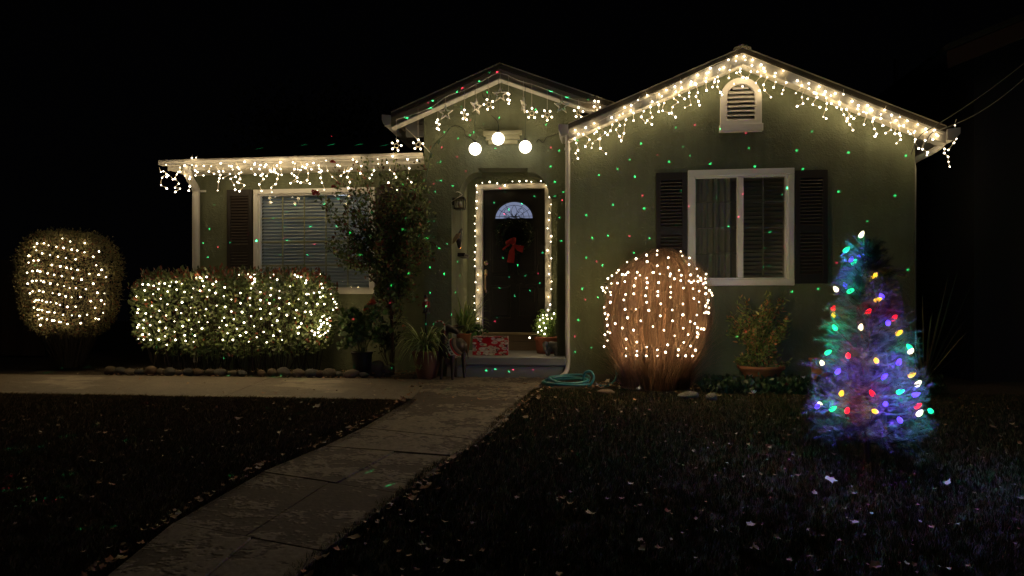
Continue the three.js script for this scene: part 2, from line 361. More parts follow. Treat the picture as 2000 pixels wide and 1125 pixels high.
H('ridge_cap', [rake(onZ(1434, 93, ZR + OV), onZ(1451, 86.5, ZR + OV), 0, 0.02, -6, ZR + OV + 0.015), rake(onZ(1451, 86.5, ZR + OV), onZ(1467, 93, ZR + OV), 0, 0.02, -6, ZR + OV + 0.015)], M.edge);
{ // roof of the left wing, rising from the eave
  const run = 3.6, rise = 1.25;
  H('roof', runX([[gz - 0.02, lg.y1 - 0.03], [gz - 0.02, lg.y1 + 0.0], [gz - run, lg.y1 + rise], [gz - run, lg.y1 + rise - 0.1], [gz - 0.1, lg.y1 - 0.06]], lg.x0 + 0.02, ex0 + 0.15), M.shingle);
  H('soffit', runX([[ZL, lg.y0 - 0.0], [ZL, lg.y0 + 0.02], [gz - 0.02, lg.y0 + 0.02], [gz - 0.02, lg.y0]], lg.x0 + 0.1, ex0 - 0.002), M.soffit);
  const mid = lerp(lg.y0, lg.y1, 0.48);
  H('fascia', bb(lg.x0 + 0.07, ex0 - 0.004, lg.y0 - 0.002, mid + 0.02, gz - 0.018, gz - 0.001), M.board);
  H('gutter', runX([[gz, mid], [gz + 0.055, mid], [gz + 0.06, mid + 0.02], [gz + 0.085, mid + 0.045], [gz + 0.09, lg.y1], [gz + 0.08, lg.y1], [gz + 0.07, mid + 0.05], [gz + 0.04, mid + 0.012], [gz + 0.006, mid + 0.012], [gz + 0.006, lg.y1 - 0.01], [gz, lg.y1 - 0.01]], lg.x0, ex0 - 0.003), M.gutter);
  H('gutter_cap', [bb(lg.x0 - 0.006, lg.x0, mid, lg.y1, gz, gz + 0.09)], M.gutter);
  // grey siding under the entry eave
  for (let k = 0; k < 3; k++) H('siding_board', bb(xZ(793, -0.1), ex0 - 0.004, yZ(800, 268, -0.1) + k * 0.085, yZ(800, 268, -0.1) + k * 0.085 + 0.08, -0.12 - 0.01 * k, -0.1 - 0.01 * k), std(0.2, 0.2, 0.19, 0.7));
}
// gutters of the gables run back along their eaves; seen end on
function eaveGutter(E, side, z0, z1, px = 0.13) {
  const s = side, o = [[0, 0], [0, -0.115], [s * 0.075, -0.125], [s * 0.095, -0.09], [s * px, -0.05], [s * px, 0.012], [s * (px - 0.014), 0.012]].map((p) => [E.x + p[0], E.y + p[1] - 0.02]);
  H('gutter', slab(o, z0, z1 - 0.006), M.gutter);
  const e = 0.008; H('gutter_cap', slab(o.map((p, i) => [lerp(E.x + s * 0.06, p[0], 1.06), lerp(E.y - 0.06, p[1], 1.06)]), z1 - 0.006, z1 + 0.004), M.gutter);
}
eaveGutter(V3(rL.x - 0.005, rL.y - 0.0, 0), -1, -5.5, ZR + OV + 0.01, 0.11);
eaveGutter(V3(rR.x + 0.008, rR.y - 0.02, 0), 1, -5.5, ZR + OV + 0.01);
eaveGutter(V3(eL.x - 0.012, eL.y - 0.02, 0), -1, -4, eZ - 0.004, 0.11);
// downspouts
function downspout(pts, w, straps = []) {
  const d = H('downspout', tube(pts, w / 2, pts.length * 8, 8), M.gutter);
  for (const [x, y, z, sw] of straps) mesh('strap', rbox(sw, 0.03, 0.012, x, y, z, 0.003), M.gutter, d);
}
{
  const z = ZL + 0.06, x = xZ(383, z), top = yZ(365, 330, gz + 0.04);
  downspout([V3(xZ(366, gz + 0.03), top + 0.04, gz + 0.03), V3(xZ(366, gz + 0.03), top - 0.04, gz + 0.03), V3(lerp(xZ(366, gz), x, 0.4), top - 0.12, lerp(gz, z, 0.4)), V3(x, top - 0.22, z), V3(x, top - 0.32, z), V3(x, 1.0, z), V3(x, 0.1, z)], 0.1, [[x + 0.07, yZ(396, 372, z), ZL + 0.008, 0.09]]);
  const z2 = ZR + 0.045, x2 = xZ(1108.5, z2);
  downspout([V3(x2 - 0.01, rL.y - 0.1, z2 + 0.08), V3(x2, rL.y - 0.2, z2), V3(x2, 1.8, z2), V3(x2, 0.5, z2), V3(x2, 0.14, z2), V3(x2 - 0.02, 0.07, z2 + 0.03), V3(x2 - 0.09, 0.02, z2 + 0.1)], 0.056, [[x2, yZ(1108, 290, z2), z2 - 0.02, 0.08]]);
  const z3 = ZR - 0.12, x3 = rx1 + 0.035, top3 = rR.y - 0.14;
  downspout([V3(rR.x + 0.06, top3 + 0.06, 0.25), V3(rR.x + 0.03, top3 - 0.03, 0.24), V3(rR.x - 0.06, top3 - 0.1, 0.2), V3(x3 + 0.06, top3 - 0.17, 0.0), V3(x3, top3 - 0.26, z3), V3(x3, top3 - 0.5, z3), V3(x3, 1.4, z3), V3(x3, 0.1, z3)], 0.07);
}
// vent pipe on the roof
H('vent_pipe', cyl(0.03, 0.03, 0.8, 10, onZ(1750, 175, -1.4).x, yZ(1750, 172, -1.4), -1.4), M.dark);

// windows
function makeWindow(w, z, fw, splits, setback, bars, bar) {
  const g = new THREE.Group(); g.name = 'window'; house.add(g);
  const { x0, x1, y0, y1 } = w;
  mesh('frame', [rbb(x0, x1, y1 - fw, y1, z - 0.05, z + 0.035), rbb(x0, x1, y0, y0 + fw * 1.05, z - 0.05, z + 0.04), rbb(x0, x0 + fw, y0 + fw * 1.05, y1 - fw, z - 0.05, z + 0.034), rbb(x1 - fw, x1, y0 + fw * 1.05, y1 - fw, z - 0.05, z + 0.034)], M.vinyl, g);
  const ix0 = x0 + fw, ix1 = x1 - fw, iy0 = y0 + fw * 1.05, iy1 = y1 - fw;
  const inner = [[0.02, 0.01], [0.012, -0.012]].map(([d, zz]) => [bb(ix0, ix1, iy1 - d, iy1, z - 0.05, z + zz), bb(ix0, ix1, iy0, iy0 + d, z - 0.05, z + zz), bb(ix0, ix0 + d, iy0 + d, iy1 - d, z - 0.05, z + zz), bb(ix1 - d, ix1, iy0 + d, iy1 - d, z - 0.05, z + zz)]).flat().slice(0, 4);
  mesh('sash', inner, M.vinyl, g);
  const edges = [ix0 + 0.021, ...splits, ix1 - 0.021];
  for (const s of splits) mesh('mullion', rbb(s - 0.035, s + 0.035, iy0 + 0.021, iy1 - 0.021, z - 0.05, z + 0.02, 0.004), M.vinyl, g);
  for (let i = 0; i + 1 < edges.length; i++) {
    const a = edges[i] + (i ? 0.036 : 0), b = edges[i + 1] - (i + 2 < edges.length ? 0.036 : 0), zz = z - 0.02 - i * setback;
    mesh('pane', bb(a, b, iy0 + 0.021, iy1 - 0.021, zz - 0.002, zz + 0.002), M.glass, g);
    const [nx, ny] = bars;
    for (let k = 1; k < nx; k++) mesh('muntin', bb(lerp(a, b, k / nx) - 0.008, lerp(a, b, k / nx) + 0.008, iy0 + 0.021, iy1 - 0.021, zz - 0.016, zz - 0.006), bar, g);
    for (let k = 1; k < ny; k++) mesh('muntin', bb(a, b, lerp(iy0, iy1, k / ny) - 0.008, lerp(iy0, iy1, k / ny) + 0.008, zz - 0.0145, zz - 0.0075), bar, g);
  }
  return g;
}
M.muntin = std(0.11, 0.11, 0.08, 0.6);
M.blind = new THREE.MeshPhysicalMaterial({ color: col(0.5, 0.55, 0.54), roughness: 1, transmission: 0.3, thickness: 0 });
M.room = std(0.3, 0.32, 0.33, 0.9);
M.darkRoom = std(0.22, 0.2, 0.15, 0.9);
function blind(g, x0, x1, y0, y1, z, pitch, tilt, mat) {
  const list = [];
  for (let y = y1; y > y0; y -= pitch) list.push(box(x1 - x0, 0.003, pitch * 1.12).rotateX(tilt).translate((x0 + x1) / 2, y, z));
  const b = mesh('blind', list, mat, g); b.userData.kind = 'stuff';
}
{
  const g = makeWindow(win1, ZL, 0.065, [], 0, [5, 4], std(0.3, 0.31, 0.17, 0.6));
  blind(g, win1.x0 + 0.07, win1.x1 - 0.07, win1.y0 + 0.07, win1.y1 - 0.05, ZL - 0.1, 0.046, 0.8, M.blind);
  H('interior_wall', [bb(win1.x0 - 0.4, win1.x1 + 0.3, 0.2, 2.9, -2.7, -2.6), bb(win1.x0 - 0.5, win1.x0 - 0.4, 0.2, 2.9, -2.6, ZL - 0.21), bb(win1.x1 + 0.3, win1.x1 + 0.4, 0.2, 2.9, -2.6, ZL - 0.21), bb(win1.x0 - 0.5, win1.x1 + 0.4, 2.9, 3, -2.7, ZL - 0.21), bb(win1.x0 - 0.5, win1.x1 + 0.4, 0.1, 0.2, -2.7, ZL - 0.21)], M.room);
  const p = V3((win1.x0 + win1.x1) / 2 - 0.1, 2.74, -1.7);
  const lamp = H('unseen_room_lamp', sph(0.12), bulbMat(0.72, 0.85, 1, 2)); lamp.position.copy(p); pointLight(p, new THREE.Color(0.6, 0.84, 1), 0.62, 4);  // unseen lamp, put in so the blinds glow from inside
  const s = xZ(1445.5, ZR), g2 = makeWindow(win2, ZR, 0.07, [s], 0.02, [2, 4], M.muntin);
  blind(g2, s + 0.05, win2.x1 - 0.08, win2.y0 + 0.08, win2.y1 - 0.07, ZR - 0.16, 0.05, 0.5, std(0.22, 0.21, 0.18, 0.8));
  const lp2 = V3(win2.x1 - 0.2, 0.75, -1.5), lm2 = H('unseen_fill_lamp', lathe([[0.05, -0.07], [0.09, -0.06], [0.06, 0.07], [0.04, 0.07]], 20), bulbMat(1, 0.8, 0.45, 0.5)); lm2.position.copy(lp2); pointLight(lp2, new THREE.Color(1, 0.88, 0.66), 0.3, 3);  // unseen fill light added below the sill to lift the dark sash
  { const cu = [], x0 = win2.x0 + 0.09, x1 = s - 0.05, n = 40, pos = [], ix = []; for (let i = 0; i <= n; i++) { const x = lerp(x0, x1, i / n), z = ZR - 0.19 + 0.018 * Math.sin(i * 1.05) + 0.01 * Math.sin(i * 0.4); pos.push(x, win2.y0 + 0.05, z, x, win2.y1 - 0.05, z); } for (let i = 0; i < n; i++) ix.push(2 * i, 2 * i + 2, 2 * i + 1, 2 * i + 1, 2 * i + 2, 2 * i + 3); const g = new THREE.BufferGeometry(); g.setAttribute('position', new THREE.Float32BufferAttribute(pos, 3)); g.setIndex(ix); g.computeVertexNormals(); mesh('curtain', g, new THREE.MeshPhysicalMaterial({ color: col(0.2, 0.2, 0.16), roughness: 1, transmission: 0.35, thickness: 0 }), g2); }
  H('interior_wall', [bb(win2.x0 - 0.4, win2.x1 + 0.4, 0.2, 2.9, -2.7, -2.6), bb(win2.x0 - 0.5, win2.x0 - 0.4, 0.2, 2.9, -2.6, ZR - 0.21), bb(win2.x1 + 0.4, win2.x1 + 0.5, 0.2, 2.9, -2.6, ZR - 0.21), bb(win2.x0 - 0.5, win2.x1 + 0.5, 2.9, 3, -2.7, ZR - 0.21), bb(win2.x0 - 0.5, win2.x1 + 0.5, 0.1, 0.2, -2.7, ZR - 0.21)], M.darkRoom);
}
// shutters
function shutter(px0, px1, py0, py1, z) {
  const g = new THREE.Group(); g.name = 'shutter'; house.add(g);
  const x0 = xZ(px0, z), x1 = xZ(px1, z), y1 = yZ((px0 + px1) / 2, py0, z), y0 = yZ((px0 + px1) / 2, py1, z), w = 0.055, mid = lerp(y0, y1, 0.48);
  mesh('frame', [rbb(x0, x0 + w, y0, y1, z, z + 0.032, 0.004), rbb(x1 - w, x1, y0, y1, z, z + 0.032, 0.004), bb(x0 + w, x1 - w, y1 - 0.09, y1, z + 0.001, z + 0.03), bb(x0 + w, x1 - w, mid - 0.04, mid + 0.04, z + 0.001, z + 0.03), bb(x0 + w, x1 - w, y0, y0 + 0.1, z + 0.001, z + 0.03), bb(x0 + w, x1 - w, y0 + 0.1, y1 - 0.09, z + 0.001, z + 0.006)], M.shutter, g);
  for (const [a, b] of [[y0 + 0.1, mid - 0.04], [mid + 0.04, y1 - 0.09]]) {
    const n = Math.round((b - a) / 0.04);
    for (let k = 0; k < n; k++) mesh('louvre', box(x1 - x0 - 2 * w, 0.006, 0.034).rotateX(0.85).translate((x0 + x1) / 2, a + (k + 0.5) / n * (b - a), z + 0.018), M.louvre, g);
  }
}
shutter(445, 494, 371, 590, ZL); shutter(736, 787, 366, 580, ZL);
shutter(1281, 1341, 338, 556, ZR); shutter(1552, 1615, 333, 554, ZR);
// arched attic vent
{
  const g = new THREE.Group(); g.name = 'attic_vent'; house.add(g);
  const out = archPts(ventC, ventR, vent.y0 + 0.085, vent.y1), inn = archPts(ventC, ventIn, vent.y0 + 0.14, vent.y1 - 0.075);
  mesh('frame', slab(out, ZR + 0.001, ZR + 0.05, [inn.slice().reverse()], 0.005), M.trim, g);
  mesh('sill', rbb(vent.x0 - 0.01, vent.x1 + 0.012, vent.y0, vent.y0 + 0.088, ZR + 0.001, ZR + 0.065, 0.006), M.trim, g);
  mesh('backing', bb(vent.x0 + 0.02, vent.x1 - 0.02, vent.y0 + 0.05, vent.y1, ZR - 0.24, ZR - 0.23), M.dark, g);
  const yb = vent.y0 + 0.14, yt = vent.y1 - 0.085, n = 8, cy = vent.y1 - 0.075 - ventIn;
  for (let k = 0; k < n; k++) {
    const y = lerp(yb + 0.02, yt - 0.02, k / (n - 1)), hw = y > cy ? Math.sqrt(Math.max(0.0004, ventIn * ventIn - (y - cy) * (y - cy))) : ventIn;
    mesh('louvre', box(hw * 2 - 0.004, 0.012, 0.075).rotateX(0.72).translate(ventC, y, ZR + 0.002), M.trim, g);
  }
}
// front door
{
  const g = new THREE.Group(); g.name = 'door'; house.add(g);
  const zf = ZD + 0.0, cx = (dx0 + dx1) / 2, W = dx1 - dx0;
  const fx0 = xZ(967, zf), fx1 = xZ(1041, zf), fy0 = yZ(1004, 428, zf), fy1 = yZ(1004, 394, zf), fc = (fx0 + fx1) / 2, fr = (fx1 - fx0) / 2, fh = fy1 - fy0;
  const fan = []; for (let i = 0; i <= 20; i++) { const a = i / 20 * Math.PI; fan.push([fc + fr * Math.cos(a), fy0 + fh * Math.sin(a)]); }
  mesh('door_leaf', slab(rect(dx0, dx1, dy0, dy1), zf - 0.05, zf, [fan]), M.door, g);
  mesh('fanlight', slab(fan, zf - 0.03, zf - 0.022), new THREE.MeshStandardMaterial({ color: col(0.2, 0.22, 0.28), roughness: 0.3, emissive: col(0.2, 0.235, 0.37), emissiveIntensity: 0.85 }), g);
  const rim = fan.map((p) => V3(lerp(fc, p[0], 1.02), lerp(fy0, p[1], 1.02), zf + 0.002)); rim.push(rim[0].clone());
  mesh('fanlight_frame', [tube(rim.slice(0, 21), 0.012, 60, 6), tube([rim[0], rim[20]], 0.012, 4, 6)], M.door, g);
  const came = [], at = (a, k) => V3(fc + fr * k * Math.cos(a), fy0 + fh * k * Math.sin(a) + 0.004, zf - 0.02);
  for (const k of [0.8]) came.push(tube(Array.from({ length: 19 }, (_, i) => at(0.05 + i / 18 * 3.04, k)), 0.003, 50, 4));
  came.push(tube([at(0.16, 0.99), at(Math.PI - 0.16, 0.99)], 0.003, 2, 4));
  for (const a of [0.6, 1.05, 2.09, 2.54]) came.push(tube([at(a, 0.25), at(a, 1)], 0.003, 3, 4));
  came.push(tube([at(1.57, 0.1), at(1.2, 0.42), at(1.57, 0.8), at(1.94, 0.42), at(1.57, 0.1)], 0.003, 24, 4));
  for (const s of [1, -1]) { const c = (a) => (s > 0 ? a : Math.PI - a); came.push(tube([at(c(1.4), 0.1), at(c(0.95), 0.5), at(c(0.55), 0.55), at(c(0.1), 0.5)], 0.003, 16, 4), tube([at(c(1.3), 0.2), at(c(1.1), 0.68), at(c(0.75), 0.72), at(c(0.4), 0.42)], 0.003, 16, 4)); }
  mesh('came', came, M.iron, g);
  // raised panels
  const pn = (x0, x1, y0, y1) => { mesh('panel', [rbb(x0, x1, y0, y1, zf - 0.006, zf + 0.008, 0.006), rbb(x0 + 0.035, x1 - 0.035, y0 + 0.035, y1 - 0.035, zf, zf + 0.016, 0.008)], M.door, g); };
  const X = (u) => lerp(dx0, dx1, u), Y = (v) => lerp(dy0, dy1, v);
  pn(X(0.12), X(0.45), Y(0.1), Y(0.33)); pn(X(0.55), X(0.88), Y(0.1), Y(0.33)); pn(X(0.12), X(0.45), Y(0.4), Y(0.72)); pn(X(0.55), X(0.88), Y(0.4), Y(0.72));
  const hx = xZ(949, zf);
  mesh('deadbolt', lathe([[0, 0.022], [0.026, 0.02], [0.032, 0.008], [0.034, 0]], 20).rotateX(Math.PI / 2).translate(hx, yZ(949, 514, zf), zf), M.brass, g);
  const hy = yZ(949, 533, zf), hb = yZ(949, 569, zf);
  mesh('handle', [lathe([[0, 0.02], [0.024, 0.018], [0.03, 0]], 18).rotateX(Math.PI / 2).scale(0.9, 1.7, 1).translate(hx, hy, zf), tube([V3(hx, hy - 0.03, zf + 0.01), V3(hx, hy - 0.05, zf + 0.05), V3(hx, (hy + hb) / 2, zf + 0.058), V3(hx, hb + 0.03, zf + 0.045), V3(hx, hb + 0.01, zf + 0.008)], 0.011, 24, 8), lathe([[0, 0.014], [0.018, 0.012], [0.02, 0]], 16).rotateX(Math.PI / 2).scale(0.8, 1.4, 1).translate(hx, hb, zf)], M.brass, g);
  // casing
  const ox0 = xZ(930, zf), ox1 = xZ(1077, zf), oy1 = yZ(1000, 360, zf);
  H('door_frame', [rbb(ox0, dx0, STEP, oy1 - 0.075, zf - 0.02, zf + 0.045), rbb(dx1, ox1, STEP, oy1 - 0.075, zf - 0.02, zf + 0.045), rbb(ox0, ox1, oy1 - 0.074, oy1, zf - 0.02, zf + 0.05), rbb(dx0 - 0.018, dx0 + 0.006, dy0, dy1, zf - 0.02, zf + 0.028, 0.003), rbb(dx1 - 0.006, dx1 + 0.018, dy0, dy1, zf - 0.02, zf + 0.028, 0.003)], M.trim);
  H('threshold', [rbb(dx0 - 0.02, dx1 + 0.02, dy0 - 0.035, dy0, zf - 0.04, zf + 0.09, 0.006)], M.brass);
  H('riser_board', [rbb(dx0 - 0.02, dx1 + 0.02, STEP + 0.13, dy0 - 0.036, zf - 0.02, zf + 0.06, 0.005), rbb(dx0 - 0.02, dx1 + 0.02, STEP - 0.01, STEP + 0.126, zf - 0.02, zf + 0.05, 0.005)], M.wood);
}
// porch step
{
  const g = tag(new THREE.Group(), 'grey painted porch step in front of the dark door', null, null, 'structure'); g.name = 'porch_step'; scene.add(g);
  const x0 = xZ(882, 0) - 0.02, x1 = xZ(1106, 0.1);
  mesh('tread', rbb(x0, x1, STEP - 0.1, STEP, ZD + 0.002, 0.31, 0.014), M.stepPaint, g);
  mesh('riser', rbb(x0 + 0.01, x1 - 0.01, -0.1, STEP - 0.1, ZD + 0.01, 0.27, 0.008), M.stepPaint, g);
}

// ------------------------------------------------------------------ strings of lights
const zoom = (ox, oy, k) => ([x, y]) => [ox + x * k, oy + y * k];
// icicle strings: loose bulbs along the board, and drops that hang with a bulb at each bend
function icicles(label, group, z, zBoard, Z, board, drops, path) {
  const t = thing('icicle_lights', label, 'string lights', [0, 0, 0], 0, group);
  const wires = [], pts = path.map((p) => onZ(...p, zBoard + 0.012));
  wires.push(tube(pts, 0.003, pts.length * 3, 5));
  const r = rng(board.length * 7 + drops.length);
  for (const q of board) { const [px, py] = Z(q), p = onZ(px, py, zBoard + 0.02 + 0.012 * r()); bulb(t, p); wires.push(tube([p.clone().add(V3(0, 0.004, -0.004)), p.clone().add(V3((r() - 0.5) * 0.05, 0.03 + 0.03 * r(), -0.014))], 0.002, 3, 4)); }
  for (const d of drops) {
    let zz = z + (r() - 0.5) * 0.06;
    const ps = d.map((q) => { const [px, py] = Z(q); zz += (r() - 0.5) * 0.04; return onZ(px, py, zz); });
    const head = ps[0].clone().add(V3((r() - 0.5) * 0.03, 0.05, 0)); head.z = zBoard + 0.01;
    wires.push(tube([head, ...ps], 0.0037, ps.length * 6, 5));
    for (const p of ps) { const b = bulb(t, p.clone().add(V3(0, -0.006, 0.004))); }
  }
  const w = mesh('wire', wires, M.wire, t); 
  return t;
}
const A6 = zoom(1080, 60, 0.26667), A7 = zoom(1450, 60, 0.26667), AL = zoom(300, 290, 0.13), BL = zoom(540, 280, 0.16);
const zRb = ZR + OV + 0.006, zRd = ZR + OV;
icicles('icicle lights along the left slope of the wide gable, from gutter up to peak', 'icicle light strings', zRd, zRb, A6,
  [[303, 678], [240, 710], [162, 728], [187, 757], [222, 757], [430, 636], [487, 620], [512, 607], [525, 562], [573, 546], [570, 585], [622, 508], [690, 473], [727, 520], [778, 466], [797, 480], [830, 434], [893, 410], [900, 447], [938, 377], [943, 418], [1012, 374], [1008, 395], [1042, 388], [1060, 325], [1127, 310], [1140, 305], [1152, 275], [1123, 346], [1220, 283], [1252, 268], [1285, 213], [1345, 187], [1340, 222]],
  [[[160, 790], [171, 820], [183, 873], [166, 895], [182, 932]], [[222, 757], [267, 795], [237, 845]], [[320, 737], [303, 750]], [[337, 710], [382, 744], [335, 790], [290, 822], [283, 855]], [[345, 788], [347, 858], [388, 898]], [[435, 685], [421, 729], [400, 760]], [[465, 653], [490, 690], [463, 722], [487, 770], [500, 800]], [[535, 650], [525, 685], [520, 748], [500, 808]], [[590, 600], [590, 655]], [[638, 567], [665, 587], [647, 628], [678, 672]], [[714, 556], [715, 598], [727, 631], [690, 655], [724, 683]], [[765, 520], [775, 540], [774, 590]], [[815, 527], [803, 583], [850, 602], [898, 630]], [[885, 494], [915, 521], [877, 556], [870, 600]], [[925, 470], [965, 497]], [[998, 452], [996, 478], [1008, 541], [966, 560]], [[1045, 388], [1061, 450], [1047, 478], [1065, 514], [1073, 543]], [[1120, 370], [1124, 434]], [[1205, 335], [1186, 352], [1183, 372], [1168, 410]], [[1210, 367], [1205, 408], [1226, 448], [1238, 467]], [[1294, 286], [1288, 343]], [[1373, 276], [1343, 306], [1388, 340]], [[1325, 386], [1388, 405]]],
  [[1118, 262], [1200, 222], [1300, 172], [1400, 124], [1450, 104]]);
icicles('icicle lights along the right slope of the wide gable, down to the outer corner', 'icicle light strings', zRd, zRb, A7,
  [[12, 187], [22, 215], [75, 213], [70, 254], [137, 250], [155, 275], [165, 297], [243, 310], [300, 294], [403, 367], [435, 400], [487, 385], [562, 410], [607, 447], [597, 467], [648, 475], [680, 460], [740, 466], [803, 516], [850, 548], [917, 548], [940, 575], [950, 585], [1015, 612], [1043, 580], [1093, 618], [1125, 658], [1153, 632], [1207, 660], [1180, 697], [1285, 687], [1265, 735], [1343, 720], [1350, 740], [1408, 730], [1420, 760], [1432, 770], [1395, 797]],
  [[[-18, 297], [4, 338], [30, 344]], [[62, 297], [40, 344]], [[110, 297], [135, 330], [98, 379], [125, 437]], [[165, 300], [182, 337], [155, 393], [162, 433], [208, 484]], [[235, 332], [243, 373], [228, 412]], [[320, 378], [298, 432], [289, 459]], [[435, 402], [390, 455]], [[435, 485], [443, 531], [400, 550]], [[487, 420], [525, 452], [478, 496]], [[540, 458], [545, 485], [515, 538], [567, 557]], [[613, 490], [617, 530], [613, 572], [592, 628], [613, 640]], [[660, 500], [650, 530], [690, 558]], [[710, 520], [710, 538], [725, 573], [742, 612], [762, 660]], [[762, 573], [795, 624]], [[770, 640], [785, 684], [809, 725]], [[845, 570], [853, 607], [815, 640]], [[885, 592], [907, 600], [890, 685]], [[960, 640], [952, 662], [966, 716], [982, 753], [970, 770]], [[1013, 640], [1028, 692]], [[1085, 668], [1087, 724], [1048, 747]], [[1116, 752], [1148, 750]], [[1147, 693], [1157, 765], [1157, 795], [1127, 822]], [[1213, 735], [1228, 752]], [[1255, 745], [1265, 793], [1262, 812], [1290, 860]], [[1335, 740], [1337, 800], [1318, 865], [1355, 888], [1350, 908]], [[1555, 690], [1567, 750], [1510, 770], [1563, 788], [1548, 818], [1507, 870], [1480, 863], [1467, 812]], [[1477, 893], [1505, 920], [1508, 957], [1517, 993]]],
  [[1452, 104], [1520, 132], [1600, 164], [1700, 208], [1800, 246], [1842, 262]]);
const zLb = gz + 0.095, zLd = gz + 0.085;
icicles('icicle lights on the low eave beside the downspout, over the louvred shutter and window', 'icicle light strings', zLd, zLb, AL,
  [[187, 245], [575, 143], [638, 138], [465, 257], [575, 250], [640, 263], [753, 260], [865, 267], [1010, 222], [1130, 260], [1168, 267], [1368, 200], [1522, 218], [1515, 240], [1605, 250], [1690, 245], [1668, 275], [1852, 258], [1905, 208]],
  [[[113, 347], [150, 338], [197, 383], [132, 433], [115, 545], [200, 595]], [[200, 420], [225, 400], [290, 460]], [[400, 280], [380, 347], [352, 384], [323, 450], [380, 523], [325, 585], [400, 597], [330, 647]], [[405, 345], [473, 403]], [[550, 425], [543, 452], [548, 562], [530, 627]], [[625, 325], [660, 350], [632, 400], [753, 400]], [[832, 342], [912, 375]], [[983, 340], [1003, 393], [990, 443], [977, 492], [965, 625]], [[1048, 338], [1150, 377], [1047, 441]], [[1190, 310], [1235, 420], [1160, 450], [1210, 543], [1228, 613]], [[1265, 277], [1285, 300], [1320, 353], [1283, 370], [1300, 452], [1260, 500], [1283, 513], [1365, 548], [1292, 637]], [[1470, 300], [1527, 387]], [[1592, 303], [1640, 380], [1612, 400], [1653, 455], [1590, 533], [1623, 633]], [[1750, 320], [1700, 408]], [[1770, 340], [1803, 342]], [[1815, 310], [1840, 360], [1875, 383], [1860, 452], [1835, 530], [1770, 583], [1780, 652]], [[1910, 303], [1925, 390]]],
  [[322, 318], [400, 313], [480, 311], [556, 308]]);
icicles('icicle lights on the low eave where it meets the entry, partly behind the climbing rose', 'icicle light strings', zLd, zLb, BL,
  [[47, 232], [5, 270], [200, 232], [225, 247], [373, 257], [452, 240], [513, 270], [605, 210], [745, 268], [773, 278], [933, 198], [980, 225], [1035, 277], [1235, 193], [1243, 250], [1350, 233], [1418, 158], [1600, 195], [1717, 208]],
  [[[222, 310], [187, 363], [218, 387], [253, 413], [173, 483], [257, 460]], [[262, 315], [295, 320], [250, 410]], [[318, 280], [355, 295], [388, 362], [375, 445], [297, 475], [408, 487]], [[428, 312], [518, 347], [535, 347]], [[523, 303], [550, 330], [540, 417], [555, 475], [585, 562], [498, 577]], [[625, 328], [683, 403], [747, 463]], [[828, 348], [785, 392]], [[862, 335], [915, 305]], [[890, 330], [865, 408], [897, 468], [877, 540]], [[1025, 362], [1135, 420]], [[1192, 325], [1165, 378]], [[1383, 318], [1440, 367], [1460, 410], [1367, 473], [1378, 522], [1472, 563]], [[1500, 293]], [[1622, 300], [1605, 425], [1647, 470]], [[1735, 380]]].filter((d) => d.length > 1),
  [[558, 308], [640, 306], [740, 304], [826, 303]]);

